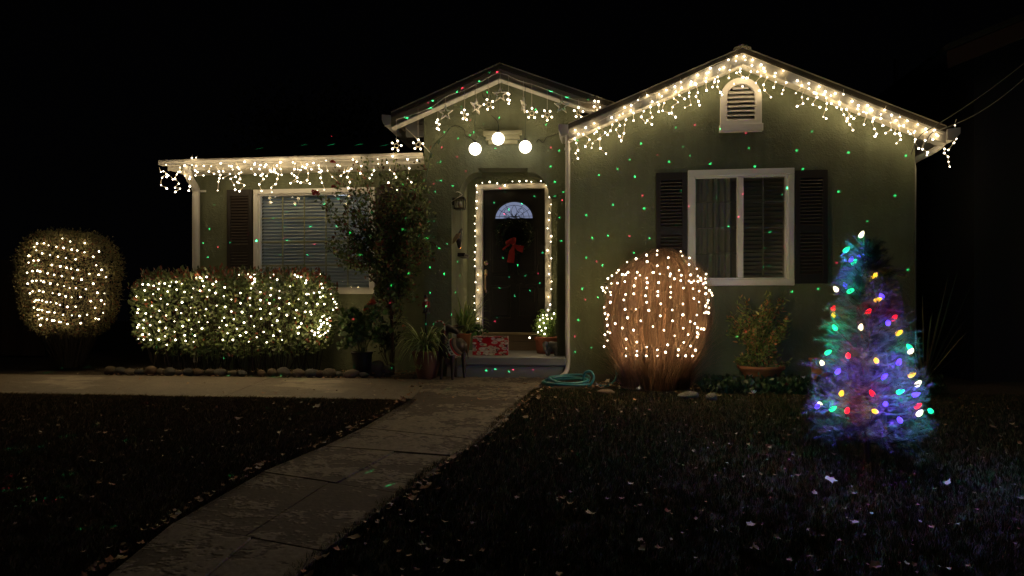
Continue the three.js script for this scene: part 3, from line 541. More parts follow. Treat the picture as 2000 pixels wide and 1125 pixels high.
// stars and flowers hung from the small gable
{
  const t = thing('star_light_string', 'string of lit flowers and clear stars hanging from the small entry gable', 'string lights');
  const Z3 = zoom(720, 100, 0.26667), zs = eZ + 0.04, wires = [];
  const topAt = (x) => (x < eP.x ? lineY(eL, eP, x) : lineY(eP, eR, x)) - 0.125;
  const main = [[205, 500], [350, 455], [460, 410], [565, 335], [690, 290], [800, 235], [935, 165], [985, 165], [1100, 215], [1200, 245], [1300, 280], [1415, 325], [1560, 370], [1690, 385]].map((q) => onZ(...Z3(q), zs));
  wires.push(tube(main, 0.0042, 60, 5));
  const r = rng(77);
  const flowers = [[203, 692, 0.1], [362, 685, 0.2], [507, 540, 1.5], [703, 468, 1.1], [880, 390, 0.3], [1025, 345, 1.5], [1195, 455, 0.1], [1308, 468, 0.35], [1538, 450, 0.5], [1672, 398, 0.9]];
  for (const [x, y, turn] of flowers) {
    const c = onZ(...Z3([x, y]), zs), f = new THREE.Group(); f.name = 'flower_light'; f.position.copy(c); f.rotation.y = turn; t.add(f);
    const R0 = 0.062, ph = r() * 6;
    mesh('ring', [new THREE.TorusGeometry(0.026, 0.004, 6, 18), ...[0, 1, 2, 3, 4].map((k) => { const a = ph + k * 1.2566; return tube([V3(0.026 * Math.cos(a), 0.026 * Math.sin(a), 0), V3(R0 * Math.cos(a), R0 * Math.sin(a), 0)], 0.004, 2, 5); })], M.wire, f);
    for (let k = 0; k < 5; k++) { const a = ph + k * 1.2566, m = mesh('bulb', bulbGeo, M.bulb, f); m.position.set(R0 * Math.cos(a), R0 * Math.sin(a), 0); m.scale.setScalar(1.3); }
    pointLight(c.clone().add(V3(0, -R0 - 0.02, 0.022)), LAMP, 0.035, 1.5);
    wires.push(tube([c.clone().add(V3(0, R0, 0)), V3(c.x, topAt(c.x) - 0.0, zs)], 0.002, 3, 4));
  }
  const clear = new THREE.MeshPhysicalMaterial({ color: col(0.9, 0.87, 0.78), roughness: 0.3, transmission: 0.15, thickness: 0 });
  const stars = [[563, 452, 0.05], [787, 405, 0.95], [963, 318, 0.05], [1133, 395, 1.35], [1415, 402, 0.2]];
  for (const [x, y, turn] of stars) {
    const c = onZ(...Z3([x, y]), zs), f = new THREE.Group(); f.name = 'star'; f.position.copy(c); f.rotation.y = turn; t.add(f);
    const pts = [], R1 = 0.1, R2 = 0.042;
    for (let k = 0; k < 10; k++) { const a = Math.PI / 2 + k * Math.PI / 5, R = k % 2 ? R2 : R1; pts.push([R * Math.cos(a), R * Math.sin(a)]); }
    const inn = pts.map((p) => [p[0] * 0.62, p[1] * 0.62]).reverse();
    mesh('star_frame', slab(pts, -0.011, 0.011, [inn], 0.004), clear, f);
    mesh('star_rib', pts.filter((_, i) => i % 2 === 0).map((p) => tube([V3(p[0] * 0.6, p[1] * 0.6, 0), V3(p[0], p[1], 0)], 0.004, 2, 5)), clear, f);
    wires.push(tube([c.clone().add(V3(0, R1, 0)), V3(c.x, topAt(c.x), zs)], 0.002, 3, 4));
  }
  mesh('wire', wires, M.wire, t);
}
// the feed cable that drops past the entry corner with its plugs
{
  const t = thing('extension_cord', 'dark green cord with plugs hanging off the corner between low eave and entry', 'cord');
  const z = 0.1, q = (px, py, d = 0) => onZ(px, py, z + d);
  mesh('cord', [tube([q(841, 296), q(838, 315), q(833, 345), q(829, 372)], 0.006, 16, 6), tube([q(843, 290), q(855, 275), q(870, 262), q(878, 250)], 0.006, 12, 6)], M.greenWire, t);
  mesh('light_lead', tube([q(791, 249), q(808, 265), q(828, 285), q(842, 300)], 0.005, 14, 6), M.wire, t);
  mesh('plug', cyl(0.012, 0.016, 0.06, 8).rotateZ(-0.2).translate(...q(842, 303).toArray()), M.greenWire, t); mesh('plug', cyl(0.012, 0.012, 0.05, 8).rotateZ(-0.5).translate(...q(857, 278).toArray()), M.greenWire, t);
}
{
  const t = thing('loose_cable', 'thin dark cable looping over the wall by the three globes', 'cable');
  const q = (x, y) => onZ(...zoom(720, 100, 0.26667)([x, y]), 0.012);
  mesh('cable', [tube([q(600, 555), q(640, 545), q(700, 575), q(712, 620), q(745, 635), q(778, 660)], 0.004, 30, 5), tube([q(1228, 668), q(1245, 645), q(1275, 670), q(1305, 630), q(1345, 618), q(1395, 600)], 0.004, 30, 5), tube([q(900, 470), q(940, 510), q(952, 550), q(950, 600)], 0.004, 16, 5), tube([q(830, 300), q(835, 330), q(850, 350)], 0.004, 8, 5)], M.black, t);
}
// three globe lamps
[[928, 291, 'first glowing white globe lamp, the one hanging lowest beside the moulding'], [973, 271, 'glowing white globe lamp hung highest, in front of the wall moulding'], [1026, 287, 'glowing white globe lamp nearest to the gutter between the gables']].forEach(([px, py, label]) => {
  const p = onZ(px, py, 0.17), t = thing('globe_lamp', label, 'globe lamp', [0, 0, 0], 0, 'white globe lamps over the entry');
  mesh('globe', sph(0.077, p.x, p.y, p.z, 28, 20), bulbMat(1, 0.86, 0.66, 4.5), t);
  mesh('cap', cyl(0.018, 0.024, 0.03, 12, p.x, p.y + 0.085, p.z), M.dark, t);
  const top = (p.x < eP.x ? lineY(eL, eP, p.x) : lineY(eP, eR, p.x)) - 0.2;
  mesh('hanger', tube([V3(p.x, p.y + 0.09, p.z), V3(p.x + 0.004, top, p.z + 0.02)], 0.0025, 4, 4), M.greenWire, t);
  pointLight(p, new THREE.Color(1, 0.74, 0.38), K.globe, 3.6);
});
// string round the door
{
  const t = thing('door_light_string', 'string of white bulbs running up, over and down the front door frame', 'string lights');
  const Z = zoom(840, 310, 0.34667), z = ZD + 0.085;
  const run = [[245, 942], [270, 902], [253, 852], [251, 814], [250, 775], [270, 740], [257, 696], [270, 653], [253, 606], [253, 568], [253, 527], [258, 489], [254, 438], [255, 406], [252, 367], [254, 323], [263, 280], [262, 240], [265, 190], [262, 152], [295, 137], [337, 132], [379, 140], [422, 152], [465, 129], [504, 128], [543, 126], [571, 131], [625, 127], [655, 150], [672, 218], [682, 258], [672, 305], [669, 347], [662, 393], [683, 437], [680, 468], [662, 517], [683, 562], [672, 605], [670, 650], [685, 692], [683, 735], [667, 778], [677, 822]];
  const r = rng(13), ps = run.map((q) => onZ(...Z(q), z + 0.03 * r()));
  const w = []; for (let i = 0; i + 1 < ps.length; i++) { const a = ps[i], b = ps[i + 1], m = a.clone().lerp(b, 0.5).add(V3((r() - 0.5) * 0.03, (r() - 0.5) * 0.03, 0.012)); w.push(a, m); } w.push(ps[ps.length - 1]);
  mesh('wire', tube(w, 0.003, 260, 5), M.greenWire, t);
  ps.forEach((p) => bulb(t, p.clone().add(V3(0, 0, 0.012)), 2, 1.1));
}
// power lines
for (const [a, b, label] of [[[1800, 262], [1925, 168], 'upper overhead service wire running from the gable corner into the dark'], [[1822, 258], [1912, 198], 'lower overhead service wire running from the gable corner into the dark']]) {
  const p = onZ(...a, ZR + OV + 0.03), e = onZ(b[0] + (b[0] - a[0]) * 1.6, b[1] + (b[1] - a[1]) * 1.6, 1.5);
  const t = thing('service_wire', label, 'wire', [0, 0, 0], 0, 'overhead service wires');
  const pts = []; for (let i = 0; i <= 10; i++) { const k = i / 10, q = p.clone().lerp(e, k); q.y -= 0.12 * Math.sin(Math.PI * k) * (a[0] < 1810 ? 0.6 : 1); pts.push(q); }
  mesh('cable', tube([p.clone().add(V3(-0.1, -0.22, -0.02)), p.clone().add(V3(-0.05, -0.06, 0)), ...pts], 0.006, 40, 6), std(0.06, 0.058, 0.05, 0.7), t);
}

// ------------------------------------------------------------------ plants: leaf shapes
function leafGeo(len, wid, fold = 0.25, bend = 0.2) {   // base at 0, tip along +z, six triangles, folded along the midrib
  const rows = [[0, 0.08], [0.3, 0.9], [0.65, 0.8], [1, 0.02]], pos = [], idx = [], uv = [];
  for (const [u, w] of rows) { const y = bend * len * Math.sin(u * 1.6), z = u * len, hw = w * wid / 2; pos.push(-hw, y + hw * fold, z, 0, y, z, hw, y + hw * fold, z); uv.push(0, u, 0.5, u, 1, u); }
  for (let i = 0; i < 3; i++) for (let j = 0; j < 2; j++) { const a = i * 3 + j; idx.push(a, a + 3, a + 1, a + 1, a + 3, a + 4); }
  const g = new THREE.BufferGeometry(); g.setAttribute('position', new THREE.Float32BufferAttribute(pos, 3)); g.setAttribute('uv', new THREE.Float32BufferAttribute(uv, 2)); g.setIndex(idx); g.computeVertexNormals(); return g;
}
const leafMat = (rough = 0.5) => new THREE.MeshStandardMaterial({ color: 0xffffff, roughness: rough });
const upQ = (dir, roll) => { const q = new THREE.Quaternion().setFromUnitVectors(V3(0, 0, 1), dir.clone().normalize()); return q.multiply(new THREE.Quaternion().setFromAxisAngle(V3(0, 0, 1), roll)); };
const M2 = { leaf: leafMat(0.42, 0.25), soft: leafMat(0.75, 0.3), twig: std(0.025, 0.018, 0.012, 0.9) };
const hash3 = (x, y, z) => { const s = Math.sin(x * 12.98 + y * 78.23 + z * 37.7) * 43758.5453; return s - Math.floor(s); };
function lump(p, f, a) { return a * (Math.sin(p.x * f + 1.3) * Math.sin(p.y * f * 1.13 + 0.7) + Math.sin(p.z * f * 0.9 + p.x * f * 0.6) * 0.7 + Math.sin(p.x * f * 2.3 + p.y * f * 1.9) * 0.4); }
// net of bulbs on a clipped shape: every bulb sits on the surface, thin wire from each to its neighbours
function net(name, label, Zs, f, wireMat, near, far, every, k, scale = 1, out = 0.02) {
  const t = thing(name, label, 'net lights'), ps = [];
  const r = rng(Zs.length * 5 + 3);
  for (const [Z, list] of Zs) for (const q of list) { const p = onSolid(...Z(q), f, near, far); p.addScaledVector(EYE.clone().sub(p).normalize(), out * (0.5 + r())); ps.push(p); }
  const w = [];
  ps.forEach((p, i) => {
    bulb(t, p, every, k);
    const c = ps.map((o, j) => [o.distanceTo(p), j]).filter(([, j]) => j < i).sort((a, b) => a[0] - b[0]).slice(0, 2);
    for (const [d, j] of c) if (d < 0.4) { const m = p.clone().lerp(ps[j], 0.5); m.addScaledVector(EYE.clone().sub(m).normalize(), -0.012); w.push(tube([p, m, ps[j]], 0.0013, 5, 3)); }
  });
  mesh('wire', w, wireMat, t);
  return t;
}
// 1. tall clipped bush at the far left, fine leaves
const bushC = V3(-6.17, 1.2, -0.2);
const bushF = (p) => { const q = p.clone().sub(bushC); q.x /= 0.54 - 0.1 * clamp(-q.y, 0, 0.7); q.y /= q.y < 0 ? 0.74 : 0.7; q.z /= 0.52; const n = 3.4; return Math.pow(Math.abs(q.x) ** n + Math.abs(q.y) ** n + Math.abs(q.z) ** n, 1 / n) - 1 - lump(p, 6, 0.018); };
// 2. long low hedge
const hedgeC = V3(-3.62, 0.8, 0.0);
const hedgeF = (p) => { const q = p.clone().sub(hedgeC); const yy = q.y / (q.y < 0 ? 0.57 : 0.52 - 0.04 * Math.cos(q.x * 2)); q.x /= 1.38; q.z /= 0.4; return Math.pow(Math.abs(q.x) ** 5 + Math.abs(yy) ** 3.4 + Math.abs(q.z) ** 3, 1 / 3.6) - 1 - lump(p, 5, 0.03); };
function fill(f, c, half, n, seed, depth, make) {   // points in the outer shell of a solid
  const r = rng(seed), out = [];
  let guard = 0;
  while (out.length < n && guard++ < n * 60) {
    const p = V3(c.x + (r() * 2 - 1) * half[0], c.y + (r() * 2 - 1) * half[1], c.z + (r() * 2 - 1) * half[2]), v = f(p);
    if (v > 0.035 * r() || v < -depth * (0.25 + r())) continue;
    const e = 0.02, nrm = V3(f(V3(p.x + e, p.y, p.z)) - v, f(V3(p.x, p.y + e, p.z)) - v, f(V3(p.x, p.y, p.z + e)) - v).normalize();
    out.push(make(p, nrm, r, v));
  }
  return out;
}
const rvec = (r) => V3(r() * 2 - 1, r() * 2 - 1, r() * 2 - 1).normalize();
{
  const t = thing('clipped_shrub', 'rounded clipped shrub at the far left, wrapped in rows of white lights', 'shrub');
  const places = fill(bushF, bushC, [0.72, 1.02, 0.64], 18000, 41, 0.22, (p, n, r) => {
    const k = 0.6 + 0.8 * r(), red = r() < 0.1;
    return { p, q: upQ(n.clone().multiplyScalar(0.8).add(rvec(r)).add(V3(0, 0.25, 0)), r() * 6.28), s: 0.7 + 0.7 * r(), c: red ? col(0.18 * k, 0.07 * k, 0.04 * k) : col(0.13 * k, 0.12 * k, 0.055 * k) };
  });
  // stray sprigs past the clipped outline
  const r = rng(43);
  for (let i = 0; i < 420; i++) { const a = r() * 6.28, b = r() * 1.7 - 0.35, d = V3(Math.cos(a) * Math.cos(b), Math.sin(b), Math.sin(a) * Math.cos(b)); let s = 0.4; while (bushF(bushC.clone().addScaledVector(d, s)) < 0 && s < 1.3) s += 0.02; const L = 0.02 + 0.07 * r() * r(); for (let k = 0; k < 4; k++) { const p = bushC.clone().addScaledVector(d, s + L * k / 3).add(rvec(r).multiplyScalar(0.008)); places.push({ p, q: upQ(d.clone().add(rvec(r)), r() * 6), s: 0.7 + 0.4 * r(), c: col(0.11, 0.1, 0.05) }); } }
  scatter('foliage', leafGeo(0.026, 0.015, 0.3, 0.1), M2.soft, places, t);
  const tw = []; for (let i = 0; i < 90; i++) { const a = r() * 6.28, e = r() * 1.2, b = V3(bushC.x + 0.12 * Math.cos(a), 0.02, bushC.z + 0.12 * Math.sin(a)), d = V3(Math.cos(a) * 0.52 * r(), 0.6 + r(), Math.sin(a) * 0.45 * r()); tw.push(tube([b, b.clone().addScaledVector(d, 0.4).add(rvec(r).multiplyScalar(0.04)), b.clone().addScaledVector(d, 1.0)], 0.005 + 0.005 * r(), 6, 4)); }
  mesh('branch', tw, M2.twig, t).userData.kind = 'stuff';
  const Z = zoom(30, 440, 0.19557);
  net('net_lights', 'rows of white lights wrapped round the tall shrub at the far left', [[Z, [[470, 132], [548, 162], [692, 178], [217, 182], [285, 180], [332, 200], [410, 215], [480, 227], [562, 243], [618, 252], [690, 270], [835, 262], [190, 215], [210, 250], [268, 280], [347, 297], [425, 313], [505, 327], [602, 340], [777, 315], [135, 305], [132, 373], [183, 353], [230, 350], [365, 397], [449, 410], [512, 424], [557, 433], [620, 447], [808, 400], [862, 445], [118, 473], [170, 457], [222, 455], [249, 462], [323, 480], [387, 495], [465, 508], [573, 528], [661, 543], [740, 485], [833, 495], [905, 518], [123, 583], [168, 557], [210, 552], [255, 553], [282, 565], [348, 580], [421, 592], [487, 607], [542, 627], [604, 628], [705, 637], [778, 583], [145, 680], [172, 660], [237, 654], [278, 665], [372, 678], [438, 690], [503, 710], [562, 720], [650, 716], [819, 674], [890, 680], [190, 762], [205, 748], [233, 747], [268, 752], [310, 767], [352, 768], [408, 780], [445, 796], [520, 815], [602, 813], [753, 758], [858, 750], [890, 787], [185, 822], [222, 842], [240, 842], [267, 848], [320, 866], [336, 866], [391, 872], [476, 894], [564, 900], [640, 906], [717, 893], [797, 825], [877, 874], [225, 898], [237, 940], [262, 928], [315, 940], [370, 952], [388, 952], [437, 964], [455, 968], [520, 986], [653, 978], [802, 932], [832, 938], [250, 997]]]], bushF, M.netWire, 6, 11, 2, 0.8 * K.net / K.bulb, 1, 0.04);
}
{
  const t = thing('hedge', 'long low clipped hedge with broad green and reddish leaves under the wide window', 'hedge');
  const places = fill(hedgeF, hedgeC, [1.56, 0.8, 0.52], 11500, 51, 0.35, (p, n, r) => {
    const k = 0.55 + 0.9 * r(), top = p.y > 1.2 && r() < 0.5, red = r() < (top ? 0.55 : 0.04);
    return { p, q: upQ(n.clone().multiplyScalar(0.7).add(rvec(r)).add(V3(0, 0.35, 0)), r() * 6.28), s: 0.65 + 0.6 * r(), c: red ? col(0.2 * k, 0.055 * k, 0.03 * k) : col(0.09 * k, 0.125 * k, 0.045 * k) };
  });
  const r = rng(53);
  for (let i = 0; i < 260; i++) { const x = hedgeC.x + (r() * 2 - 1) * 1.3, z = hedgeC.z + (r() * 2 - 1) * 0.35; let y = 1.1; while (hedgeF(V3(x, y, z)) < 0 && y < 1.6) y += 0.02; const L = 0.03 + 0.09 * r(); for (let k = 0; k < 3; k++) { const kk = 0.6 + 0.7 * r(); places.push({ p: V3(x + (r() - 0.5) * 0.03, y + L * k / 3, z), q: upQ(V3(r() - 0.5, 0.9, r() - 0.5), r() * 6), s: 0.7 + 0.4 * r(), c: r() < 0.4 ? col(0.2 * kk, 0.06 * kk, 0.03 * kk) : col(0.08 * kk, 0.11 * kk, 0.04 * kk) }); } }
  scatter('foliage', leafGeo(0.058, 0.03, 0.25, 0.15), M2.leaf, places, t);
  const tw = []; for (let i = 0; i < 130; i++) { const x = hedgeC.x + (r() * 2 - 1) * 1.15, z = (r() - 0.5) * 0.3, b = V3(x, -0.02, z); tw.push(tube([b, V3(x + (r() - 0.5) * 0.2, 0.35, z + (r() - 0.5) * 0.2), V3(x + (r() - 0.5) * 0.5, 0.8 + 0.3 * r(), z + (r() - 0.5) * 0.5)], 0.005 + 0.006 * r(), 6, 4)); }
  mesh('branch', tw, M2.twig, t).userData.kind = 'stuff';
  const ZA = zoom(240, 520, 0.16887), ZB = zoom(450, 520, 0.16887);
  net('net_lights', 'net of white lights spread over the long low hedge under the window', [[ZA, [[230, 210], [293, 214], [356, 226], [420, 200], [483, 200], [555, 186], [617, 182], [680, 202], [540, 228], [412, 265], [252, 280], [517, 293], [622, 270], [713, 298], [815, 257], [850, 130], [890, 130], [910, 140], [967, 123], [922, 170], [1078, 178], [1042, 207], [935, 230], [893, 284], [1000, 277], [1072, 310], [1178, 244], [160, 350], [350, 323], [260, 390], [437, 375], [335, 456], [515, 440], [685, 417], [797, 360], [977, 353], [1168, 347], [178, 497], [170, 537], [265, 546], [421, 514], [617, 503], [675, 541], [783, 481], [848, 538], [962, 496], [1085, 455], [1183, 470], [325, 582], [500, 570], [243, 622], [427, 643], [597, 638], [763, 622], [877, 645], [953, 570], [979, 647], [1171, 595], [1147, 630], [185, 678], [167, 708], [235, 714], [317, 682], [415, 743], [497, 714], [693, 693], [793, 730], [915, 720], [1117, 708], [1198, 682], [305, 788], [488, 811], [598, 758], [715, 798], [832, 802], [1210, 775], [180, 840], [240, 848], [320, 852], [415, 846], [608, 852], [725, 863], [818, 875], [1156, 852], [508, 907], [228, 790]]],
    [ZB, [[100, 98], [206, 93], [280, 98], [236, 125], [282, 147], [280, 178], [255, 200], [240, 256], [115, 310], [347, 300], [467, 128], [498, 97], [541, 155], [470, 254], [568, 285], [692, 233], [465, 335], [225, 368], [118, 428], [347, 392], [567, 368], [748, 100], [777, 122], [817, 122], [878, 165], [870, 195], [1043, 90], [1053, 204], [1066, 250], [882, 322], [905, 322], [966, 308], [1030, 302], [1073, 343], [1040, 357], [788, 382], [877, 427], [1005, 438], [1086, 438], [1160, 322], [1186, 378], [1206, 413], [1223, 433], [1225, 482], [1187, 503], [227, 452], [452, 430], [679, 432], [347, 493], [564, 490], [763, 508], [865, 528], [924, 527], [937, 558], [135, 530], [462, 548], [653, 566], [748, 598], [1085, 570], [1062, 583], [1148, 596], [1115, 616], [1042, 630], [1080, 652], [1122, 662], [1153, 687], [1052, 672], [1043, 701], [1020, 724], [943, 748], [977, 770], [973, 795], [1015, 768], [1128, 748], [1097, 770], [1076, 790], [1047, 800], [1030, 813], [240, 577], [355, 607], [541, 630], [820, 662], [797, 702], [775, 713], [158, 653], [482, 683], [275, 695], [572, 750], [785, 775], [75, 724], [385, 760], [180, 765], [497, 803], [113, 803], [305, 822], [597, 852], [213, 872], [420, 880], [28, 852], [12, 385], [12, 523], [40, 612]]]], hedgeF, M.greenWire, 6, 11, 2, 0.75 * K.net / K.bulb, 1, 0.045);
}
// 3. dry ornamental grass, bound upright by its net
const grassC = V3(1.79, 0.93, 0.76);
const grassR = (y) => { const t = clamp((y - 0.0) / 1.52, 0, 1); return 0.3 + 0.34 * Math.sin(Math.PI * clamp(t * 1.02, 0, 1)) ** 0.7 * (t > 0.5 ? 1 : 0.75 + 0.5 * t) - 0.12 * t * t * t * t * t - 0.06 * (1 - t); };
const grassF = (p) => { const y = p.y - gy(0, grassC.z); const top = 1.52; const rr = Math.hypot(p.x - grassC.x - 0.04 * y, (p.z - grassC.z) / 0.78); const cap = y > 1.0 ? Math.sqrt(Math.max(0, 1 - ((y - 1.0) / 0.54) ** 2.6)) : 1; if (y < 0 || y > top + 0.02) return 1; return rr - grassR(Math.min(y, 1.0)) * cap; };
{
  const t = thing('ornamental_grass', 'big tuft of dry reddish brown grass bound upright with white lights', 'grass clump');
  const r = rng(61), pos = [], nor = [], colr = [], idx = [], N = 11000, base = gy(0, grassC.z);
  for (let i = 0; i < N; i++) {
    const s = Math.sqrt(0.1 + 0.9 * r()), a = r() * 6.283, lean = (r() - 0.5) * (r() < 0.15 ? 0.9 : 0.4), wa = 0.05 * r() * r(), wp = r() * 6, nt = (r() - 0.5) * 2.2, loose = r() < 0.34, H1 = loose ? 0.3 + 0.5 * r() : 0.9 + 0.66 * r(), w = 0.0012 + 0.0016 * r();
    const r0 = r(), b0 = col(0.46, 0.22, 0.145), b1 = col(0.62, 0.39, 0.27), c = b0.clone().lerp(b1, r()).multiplyScalar(0.4 + 0.75 * r()), n = 7;
    const droop = loose ? 0.04 + 0.34 * r() * r() : 0.02 + 0.06 * r(), stray = r() < 0.35 ? 0.38 * r() * r() : 0.06 * r();
    for (let k = 0; k <= n; k++) {
      const u = k / n; let y = u * H1, rad;
      const cap = y > 1.0 ? Math.sqrt(Math.max(0.02, 1 - ((Math.min(y, 1.53) - 1.0) / 0.54) ** 2.6)) : 1;
      rad = lerp(0.38 * s, grassR(Math.min(y, 1.0)) * s * cap, clamp(u * 2.2, 0, 1)) + (u > 0.55 ? (u - 0.55) * stray : 0);
      if (loose) { rad = 0.38 * s + 0.3 * r0 * u * s + droop * u * u; y -= droop * 0.55 * u * u * u; }
      const aa = a + lean * u + Math.sin(u * 7 + wp) * wa * 2.2, x = grassC.x + 0.04 * y + Math.cos(aa) * rad + Math.sin(u * 9 + wp) * wa * u, z = grassC.z + Math.sin(aa) * rad * 0.78;
      const tw = a + 1.57 + (r() - 0.5) * 0.4, ww = w * (1 - 0.75 * u);
      pos.push(x - Math.cos(tw) * ww, base + y, z - Math.sin(tw) * ww, x + Math.cos(tw) * ww, base + y, z + Math.sin(tw) * ww);
      for (let m = 0; m < 2; m++) { nor.push(Math.cos(a + nt), 0.15, Math.sin(a + nt)); colr.push(c.r, c.g, c.b); }
    }
    const o = i * 2 * (n + 1); for (let k = 0; k < n; k++) { const p = o + 2 * k; idx.push(p, p + 1, p + 2, p + 1, p + 3, p + 2); }
  }
  const g = new THREE.BufferGeometry(); g.setAttribute('position', new THREE.Float32BufferAttribute(pos, 3)); g.setAttribute('normal', new THREE.Float32BufferAttribute(nor, 3)); g.setAttribute('color', new THREE.Float32BufferAttribute(colr, 3)); g.setIndex(idx);
  mesh('blades', g, new THREE.MeshPhysicalMaterial({ color: 0xffffff, vertexColors: true, roughness: 0.8 }), t).userData.kind = 'stuff';
  const Z = zoom(1040, 440, 0.32);
  net('net_lights', 'net of white lights wrapped round the dry ornamental grass', [[Z, [[762, 155], [905, 160], [697, 182], [632, 205], [578, 225], [700, 222], [760, 180], [829, 198], [915, 187], [958, 200], [762, 247], [828, 258], [955, 240], [1003, 265], [525, 275], [513, 290], [485, 308], [460, 325], [640, 287], [583, 287], [548, 300], [568, 302], [655, 305], [737, 288], [777, 297], [842, 297], [895, 275], [838, 310], [866, 327], [908, 305], [965, 303], [1010, 310], [1025, 322], [1060, 298], [1055, 325], [1028, 335], [905, 338], [955, 340], [970, 350], [985, 340], [1010, 343], [1043, 357], [1057, 350], [630, 323], [563, 344], [518, 353], [482, 355], [697, 322], [700, 350], [770, 350], [425, 380], [453, 382], [432, 398], [445, 410], [475, 408], [478, 425], [620, 370], [697, 382], [842, 377], [921, 383], [980, 387], [1017, 402], [1058, 382], [1080, 397], [1092, 412], [1097, 427], [1058, 418], [618, 418], [690, 430], [765, 405], [765, 430], [845, 410], [842, 440], [568, 422], [557, 456], [697, 470], [783, 480], [918, 480], [985, 447], [1017, 468], [1072, 458], [1068, 475], [1057, 493], [1078, 503], [1050, 535], [1063, 530], [1075, 535], [438, 500], [475, 470], [443, 540], [462, 547], [453, 572], [565, 513], [631, 513], [710, 520], [853, 517], [918, 547], [1003, 548], [580, 565], [661, 583], [780, 553], [855, 583], [963, 588], [505, 600], [457, 610], [548, 627], [617, 640], [735, 618], [802, 640], [920, 628], [991, 600], [1007, 625], [1030, 632], [1045, 634], [458, 650], [473, 657], [442, 668], [867, 674], [950, 667], [1005, 655], [1013, 665], [1005, 682], [572, 695], [637, 713], [825, 730], [923, 715], [458, 703], [437, 740], [965, 737], [697, 743], [762, 760], [572, 752], [637, 768], [891, 760], [995, 762], [570, 798], [637, 793], [695, 797], [763, 797], [887, 795], [935, 797], [977, 798], [812, 775]]]], grassF, M.netWire, 5.5, 9, 2, 1.7 * K.net / K.bulb, 1, 0.045);
}
